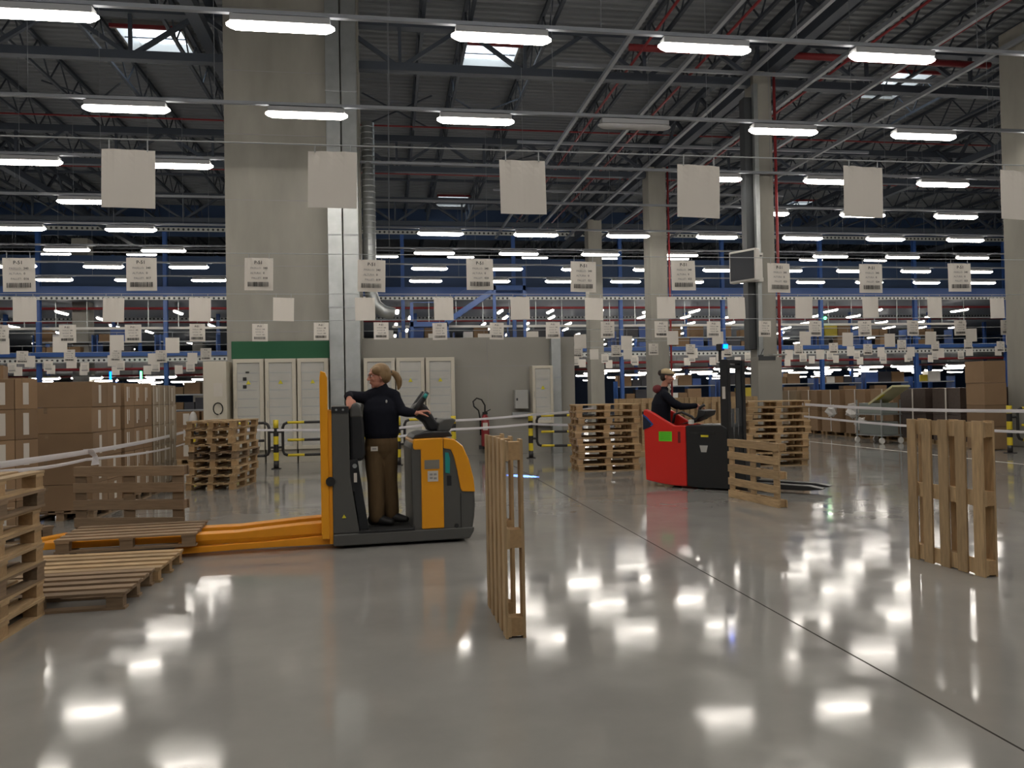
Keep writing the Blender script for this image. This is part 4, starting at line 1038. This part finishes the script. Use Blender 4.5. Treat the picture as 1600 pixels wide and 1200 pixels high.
def face_parts(root, Rm, c, k=1.0, iris=(.05, .04, .03)):
    for sg in (-1, 1):
        e = MB().ell(c + Rm @ (Vector((sg*.031, .073, .012))*k), (.0135, .0125, .0095), 12, 8, Rm).build('eye', M['eye'], root, smooth=True)
        MB().ell(c + Rm @ (Vector((sg*.031, .0845, .012))*k), (.0055, .003, .0055), 10, 6, Rm).build('iris', M['ink'], e, smooth=True)
        MB().ell(c + Rm @ (Vector((sg*.031, .083, .031))*k), (.018, .006, .0035), 10, 6, Rm).build('eyebrow', M['hair_dark'] if iris[0] < .04 else M['hair_blond'], root, smooth=True)
    MB().ell(c + Rm @ (Vector((0, .091, -.052))*k), (.021, .006, .008), 12, 6, Rm).build('lips', M['lips'], root, smooth=True)

def shift(mb, o):
    mb.v = [(a-o[0], b-o[1], c-o[2]) for (a, b, c) in mb.v]; return mb
# --- driver of the orange truck
O = (-.08, 8.24, .165)
wm = thing('person', 'person with blond ponytail, dark sweater and brown trousers standing on the orange truck', 'person', O)
HC = Vector((-.105, 8.22, 1.683)); HF = Vector((-.98, -.20, -.10))
b_ = MB()
Rm, c_ = head(b_, HC, HF, k=1.08)
limb(b_, [(-.075, 8.25, 1.50), (-.08, 8.245, 1.56), (-.095, 8.235, 1.64)], [(.062, .062), (.055, .055), (.052, .056)])
limb(b_, [(-.09, 8.26, .95), (-.09, 8.26, 1.12), (-.085, 8.25, 1.38), (-.08, 8.25, 1.47)], [(.12, .15), (.11, .14), (.11, .155), (.08, .12)], hint=(0, 1, 0))
WR1, WR2 = Vector((-.402, 8.13, 1.463)), Vector((.262, 8.125, 1.300))
limb(b_, [(-.22, 8.25, 1.46), (-.40, 8.27, 1.49), WR1], [.048, .038, .028]); limb(b_, [(.05, 8.24, 1.44), (.115, 8.2, 1.335), WR2], [.048, .040, .028])
hand(b_, WR1, (.10, -.75, -.60), (0, .35, -.9), (.95, -.1, .1), .75)
hand(b_, WR2, (.95, -.08, .22), (.1, .1, -1), (0, -1, .2), .55)
limb(b_, [(-.165, 8.24, .93), (-.15, 8.21, .60), (-.155, 8.20, .25)], [.085, .055, .04]); limb(b_, [(-.02, 8.27, .93), (-.015, 8.30, .60), (-.01, 8.32, .25)], [.085, .055, .04])
bd = shift(b_, O).build('body', M['skin'], wm); bake(bd, .0062, 2)
c_ = c_ - Vector(O); face_parts(wm, Rm, c_, 1.08)
Rm = Rm * 1.08
# hair
hb = MB(); hb.ell(c_ + Rm @ Vector((0, -.022, .044)), (.084, .094, .084), 20, 14, Rm)
hb.ell(c_ + Rm @ Vector((0, -.058, .0)), (.075, .060, .075), 16, 12, Rm)
hb.ell(c_ + Rm @ Vector((.052, .018, .058)), (.034, .055, .042), 14, 10, Rm); hb.ell(c_ + Rm @ Vector((-.052, .018, .058)), (.034, .055, .042), 14, 10, Rm)
hb.ell(c_ + Rm @ Vector((.068, -.028, .010)), (.020, .040, .05), 14, 10, Rm); hb.ell(c_ + Rm @ Vector((-.068, -.028, .010)), (.020, .040, .05), 14, 10, Rm)
pt = [c_ + Rm @ Vector(p) for p in ((0, -.105, .020), (0, -.135, .022), (0, -.168, -.005), (0, -.188, -.055), (0, -.185, -.105), (0, -.172, -.14))]
limb(hb, pt, [(.022, .022), (.03, .03), (.036, .034), (.036, .032), (.028, .024), (.012, .012)])
ho = hb.build('hair', M['hair_blond'], wm); bake(ho, .007, 3)
MB().tube([c_ + Rm @ Vector((0, -.118, .022)), c_ + Rm @ Vector((0, -.130, .024))], .027, 12).build('hair_tie', M['ink'], ho)
# glasses
gl = MB()
for sg in (-1, 1):
    gl.tube([c_ + Rm @ Vector((sg*.034 + .024*math.cos(a), .094 - .008*abs(math.cos(a)), .012 + .017*math.sin(a))) for a in [q*math.pi/8 for q in range(17)]], .0022, 6)
    gl.bar(c_ + Rm @ Vector((sg*.058, .086, .018)), c_ + Rm @ Vector((sg*.080, -.01, .014)), .004, .004)
gl.bar(c_ + Rm @ Vector((-.011, .096, .015)), c_ + Rm @ Vector((.011, .096, .015)), .004, .004)
gl.build('glasses', mat('dark_red_frame', (.10, .015, .012), .4), wm)
# sweater
sw = MB()
limb(sw, [(-.09, 8.26, 1.10), (-.09, 8.255, 1.20), (-.09, 8.25, 1.32), (-.085, 8.25, 1.42), (-.08, 8.25, 1.475)], [(.150, .184), (.150, .182), (.152, .184), (.130, .168), (.09, .11)], 24, hint=(0, 1, 0))
limb(sw, [(-.20, 8.25, 1.48), (-.08, 8.25, 1.515), (.045, 8.25, 1.475)], [.072, .078, .074])
limb(sw, [(-.075, 8.25, 1.50), (-.078, 8.248, 1.565)], [.085, .070])
limb(sw, [(-.22, 8.25, 1.465), (-.31, 8.27, 1.475), (-.405, 8.27, 1.492), (-.412, 8.20, 1.485), (-.405, 8.155, 1.470)], [.070, .060, .052, .047, .041])
limb(sw, [(.045, 8.245, 1.455), (.085, 8.22, 1.385), (.125, 8.195, 1.325), (.19, 8.16, 1.308), (.243, 8.135, 1.302)], [.072, .064, .056, .050, .041])
sw.ell((-.085, 8.165, 1.325), (.14, .065, .10), 20, 14)
so_ = shift(sw, O).build('sweater', M['sweater'], wm); bake(so_, .009, 4)
MB().box(.085, .10, -.262, -.255, 1.16, 1.20).build('chest_badge', M['label'], so_) if False else None
lg = MB().ell((.00, -.0, 0), (.01, .004, .016), 8, 6); lg.v = [(a+.048, b-.155, c+1.262) for (a, b, c) in lg.v]; lg.build('chest_logo', M['grey_box'], so_, smooth=True)
# trousers
tz = MB()
limb(tz, [(-.09, 8.265, 1.10), (-.09, 8.265, 1.0), (-.09, 8.27, .93)], [(.135, .162), (.142, .170), (.13, .168)], 22, hint=(0, 1, 0))
limb(tz, [(-.165, 8.25, .93), (-.160, 8.225, .76), (-.150, 8.21, .60), (-.150, 8.205, .42), (-.150, 8.20, .255)], [(.108, .102), (.100, .096), (.090, .088), (.088, .086), (.080, .080)], 18, hint=(0, 1, 0))
limb(tz, [(-.02, 8.27, .93), (-.025, 8.285, .76), (-.020, 8.30, .60), (-.008, 8.31, .42), (-.002, 8.32, .265)], [(.108, .100), (.098, .096), (.088, .086), (.084, .084), (.078, .080)], 18, hint=(0, 1, 0))
to_ = shift(tz, O).build('trousers', M['trouser'], wm); bake(to_, .009, 3)
MB().box(-.115, -.045, -.167, -.163, .765, .81).build('waist_card', M['label'], to_); MB().box(-.10, -.06, -.169, -.167, .78, .795).build('card_print', M['ink_grey'], to_)
for (hx, hy, dx, dy) in ((-.155, 8.20, .92, -.38), (-.01, 8.315, .93, -.30)):
    sh = MB(); D = Vector((dx, dy, 0)).normalized(); h0 = Vector((hx, hy, .165+.048)) - D*.045
    limb(sh, [h0 + Vector((0, 0, .012)), h0 + D*.07 + Vector((0, 0, .015)), h0 + D*.15, h0 + D*.21 - Vector((0, 0, .008))], [(.058, .048), (.058, .050), (.044, .052), (.032, .046)], 16, hint=(0, 0, 1))
    sh.v = [(a, b, max(c, .166)) for (a, b, c) in sh.v]
    s_o = shift(sh, O).build('shoe', M['shoe'], wm); bake(s_o, .006, 1)

# --- operator of the red stacker
O2 = (4.310, 12.060, .2)
mn = thing('person', 'person in a dark jacket and beige cap standing on the red stacker', 'person', O2)
HC = Vector((4.350, 12.000, 1.705)); HF = Vector((.90, -.46, -.22))
b_ = MB(); Rm, c_ = head(b_, HC, HF)
limb(b_, [(4.300, 12.060, 1.46), (4.310, 12.045, 1.54), (4.340, 12.020, 1.64)], [(.062, .062), (.055, .055), (.052, .056)])
limb(b_, [(4.280, 12.080, .95), (4.270, 12.080, 1.12), (4.280, 12.070, 1.34), (4.300, 12.060, 1.44)], [(.11, .13), (.10, .13), (.10, .14), (.07, .11)], hint=(1, 0, 0))
W3, W4 = Vector((4.750, 11.760, 1.245)), Vector((4.780, 12.010, 1.235))
limb(b_, [(4.290, 11.890, 1.41), (4.490, 11.820, 1.24), W3], [.048, .038, .028]); limb(b_, [(4.370, 12.230, 1.41), (4.550, 12.160, 1.24), W4], [.048, .038, .028])
hand(b_, W3, (.88, -.25, -.35), (-.2, 0, -1), (0, 1, 0), .8); hand(b_, W4, (.88, -.35, -.35), (-.2, 0, -1), (0, -1, 0), .8)
limb(b_, [(4.240, 12.000, .93), (4.270, 11.980, .60), (4.250, 11.980, .28)], [.085, .055, .04]); limb(b_, [(4.310, 12.160, .93), (4.350, 12.150, .60), (4.330, 12.150, .28)], [.085, .055, .04])
bd = shift(b_, O2).build('body', M['skin'], mn); bake(bd, .0065, 2)
c_ = c_ - Vector(O2); face_parts(mn, Rm, c_, iris=(.03, .03, .03))
hb = MB(); hb.ell(c_ + Rm @ Vector((0, -.050, -.005)), (.078, .060, .075), 16, 12, Rm)
hb.ell(c_ + Rm @ Vector((0, -.115, .045)), (.050, .042, .050), 14, 10, Rm)
ho = hb.build('hair', M['hair_dark'], mn); bake(ho, .008, 2)
cp = MB(); cp.ell(c_ + Rm @ Vector((0, -.015, .062)), (.086, .104, .072), 20, 12, Rm); cp.ell(c_ + Rm @ Vector((0, .075, .075)), (.062, .040, .026), 14, 8, Rm)
co = cp.build('cap', M['cap'], mn); bake(co, .008, 3)
MB().tube([c_ + Rm @ Vector((.088*math.cos(a), -.01+.107*math.sin(a), .038+.012*math.sin(a))) for a in [q*math.pi/12 for q in range(25)]], [(.010, .004)]*25, 8, caps=False, hint=tuple(Rm @ Vector((0, 0, 1)))).build('head_band', M['hair_dark'], co, smooth=True)
sw = MB()
limb(sw, [(4.270, 12.080, .95), (4.260, 12.080, 1.12), (4.270, 12.070, 1.28), (4.290, 12.060, 1.40), (4.300, 12.060, 1.46)], [(.145, .175), (.150, .178), (.150, .185), (.115, .165), (.08, .10)], 22, hint=(1, 0, 0))
limb(sw, [(4.270, 11.910, 1.42), (4.300, 12.060, 1.475), (4.350, 12.200, 1.42)], [.066, .068, .066]); limb(sw, [(4.305, 12.055, 1.48), (4.315, 12.045, 1.525)], [.074, .068])
limb(sw, [(4.280, 11.900, 1.41), (4.380, 11.840, 1.30), (4.500, 11.815, 1.235), (4.630, 11.785, 1.235), (4.720, 11.765, 1.243)], [.070, .064, .058, .048, .042])
limb(sw, [(4.360, 12.220, 1.41), (4.450, 12.190, 1.31), (4.560, 12.155, 1.235), (4.690, 12.070, 1.235), (4.750, 12.030, 1.236)], [.070, .062, .055, .048, .042])
so_ = shift(sw, O2).build('jacket', M['sweater'], mn); bake(so_, .010, 4)
MB().tube([Vector((4.350, 11.960, 1.555))-Vector(O2), Vector((4.390, 11.960, 1.50))-Vector(O2)], [(.02, .008), (.014, .006)], 8).build('collar_edge', M['label'], so_)
hd = MB(); hd.ell((4.225, 12.110, 1.515), (.075, .11, .07), 14, 10)
hx = shift(hd, O2).build('hood', mat('maroon_hood', (.16, .025, .03), .85), mn); bake(hx, .01, 2)
tz = MB(); limb(tz, [(4.270, 12.080, 1.02), (4.280, 12.080, .93)], [(.13, .155), (.125, .16)], 20, hint=(1, 0, 0))
limb(tz, [(4.240, 12.000, .92), (4.270, 11.980, .60), (4.250, 11.980, .29)], [.098, .076, .070]); limb(tz, [(4.310, 12.160, .92), (4.350, 12.150, .60), (4.330, 12.150, .29)], [.098, .076, .070])
to_ = shift(tz, O2).build('trousers', M['trouser'], mn); bake(to_, .010, 3)
for (hx, hy) in ((4.25, 11.98), (4.33, 12.15)):
    sh = MB(); D = Vector((.9, -.42, 0)).normalized(); h0 = Vector((hx, hy, .2+.048)) - D*.045
    limb(sh, [h0 + Vector((0, 0, .012)), h0 + D*.07 + Vector((0, 0, .015)), h0 + D*.15, h0 + D*.21 - Vector((0, 0, .008))], [(.052, .040), (.052, .042), (.038, .046), (.028, .040)], 16, hint=(0, 0, 1))
    sh.v = [(a, b, max(c, .201)) for (a, b, c) in sh.v]
    shift(sh, O2).build('shoe', M['shoe'], mn, smooth=True)
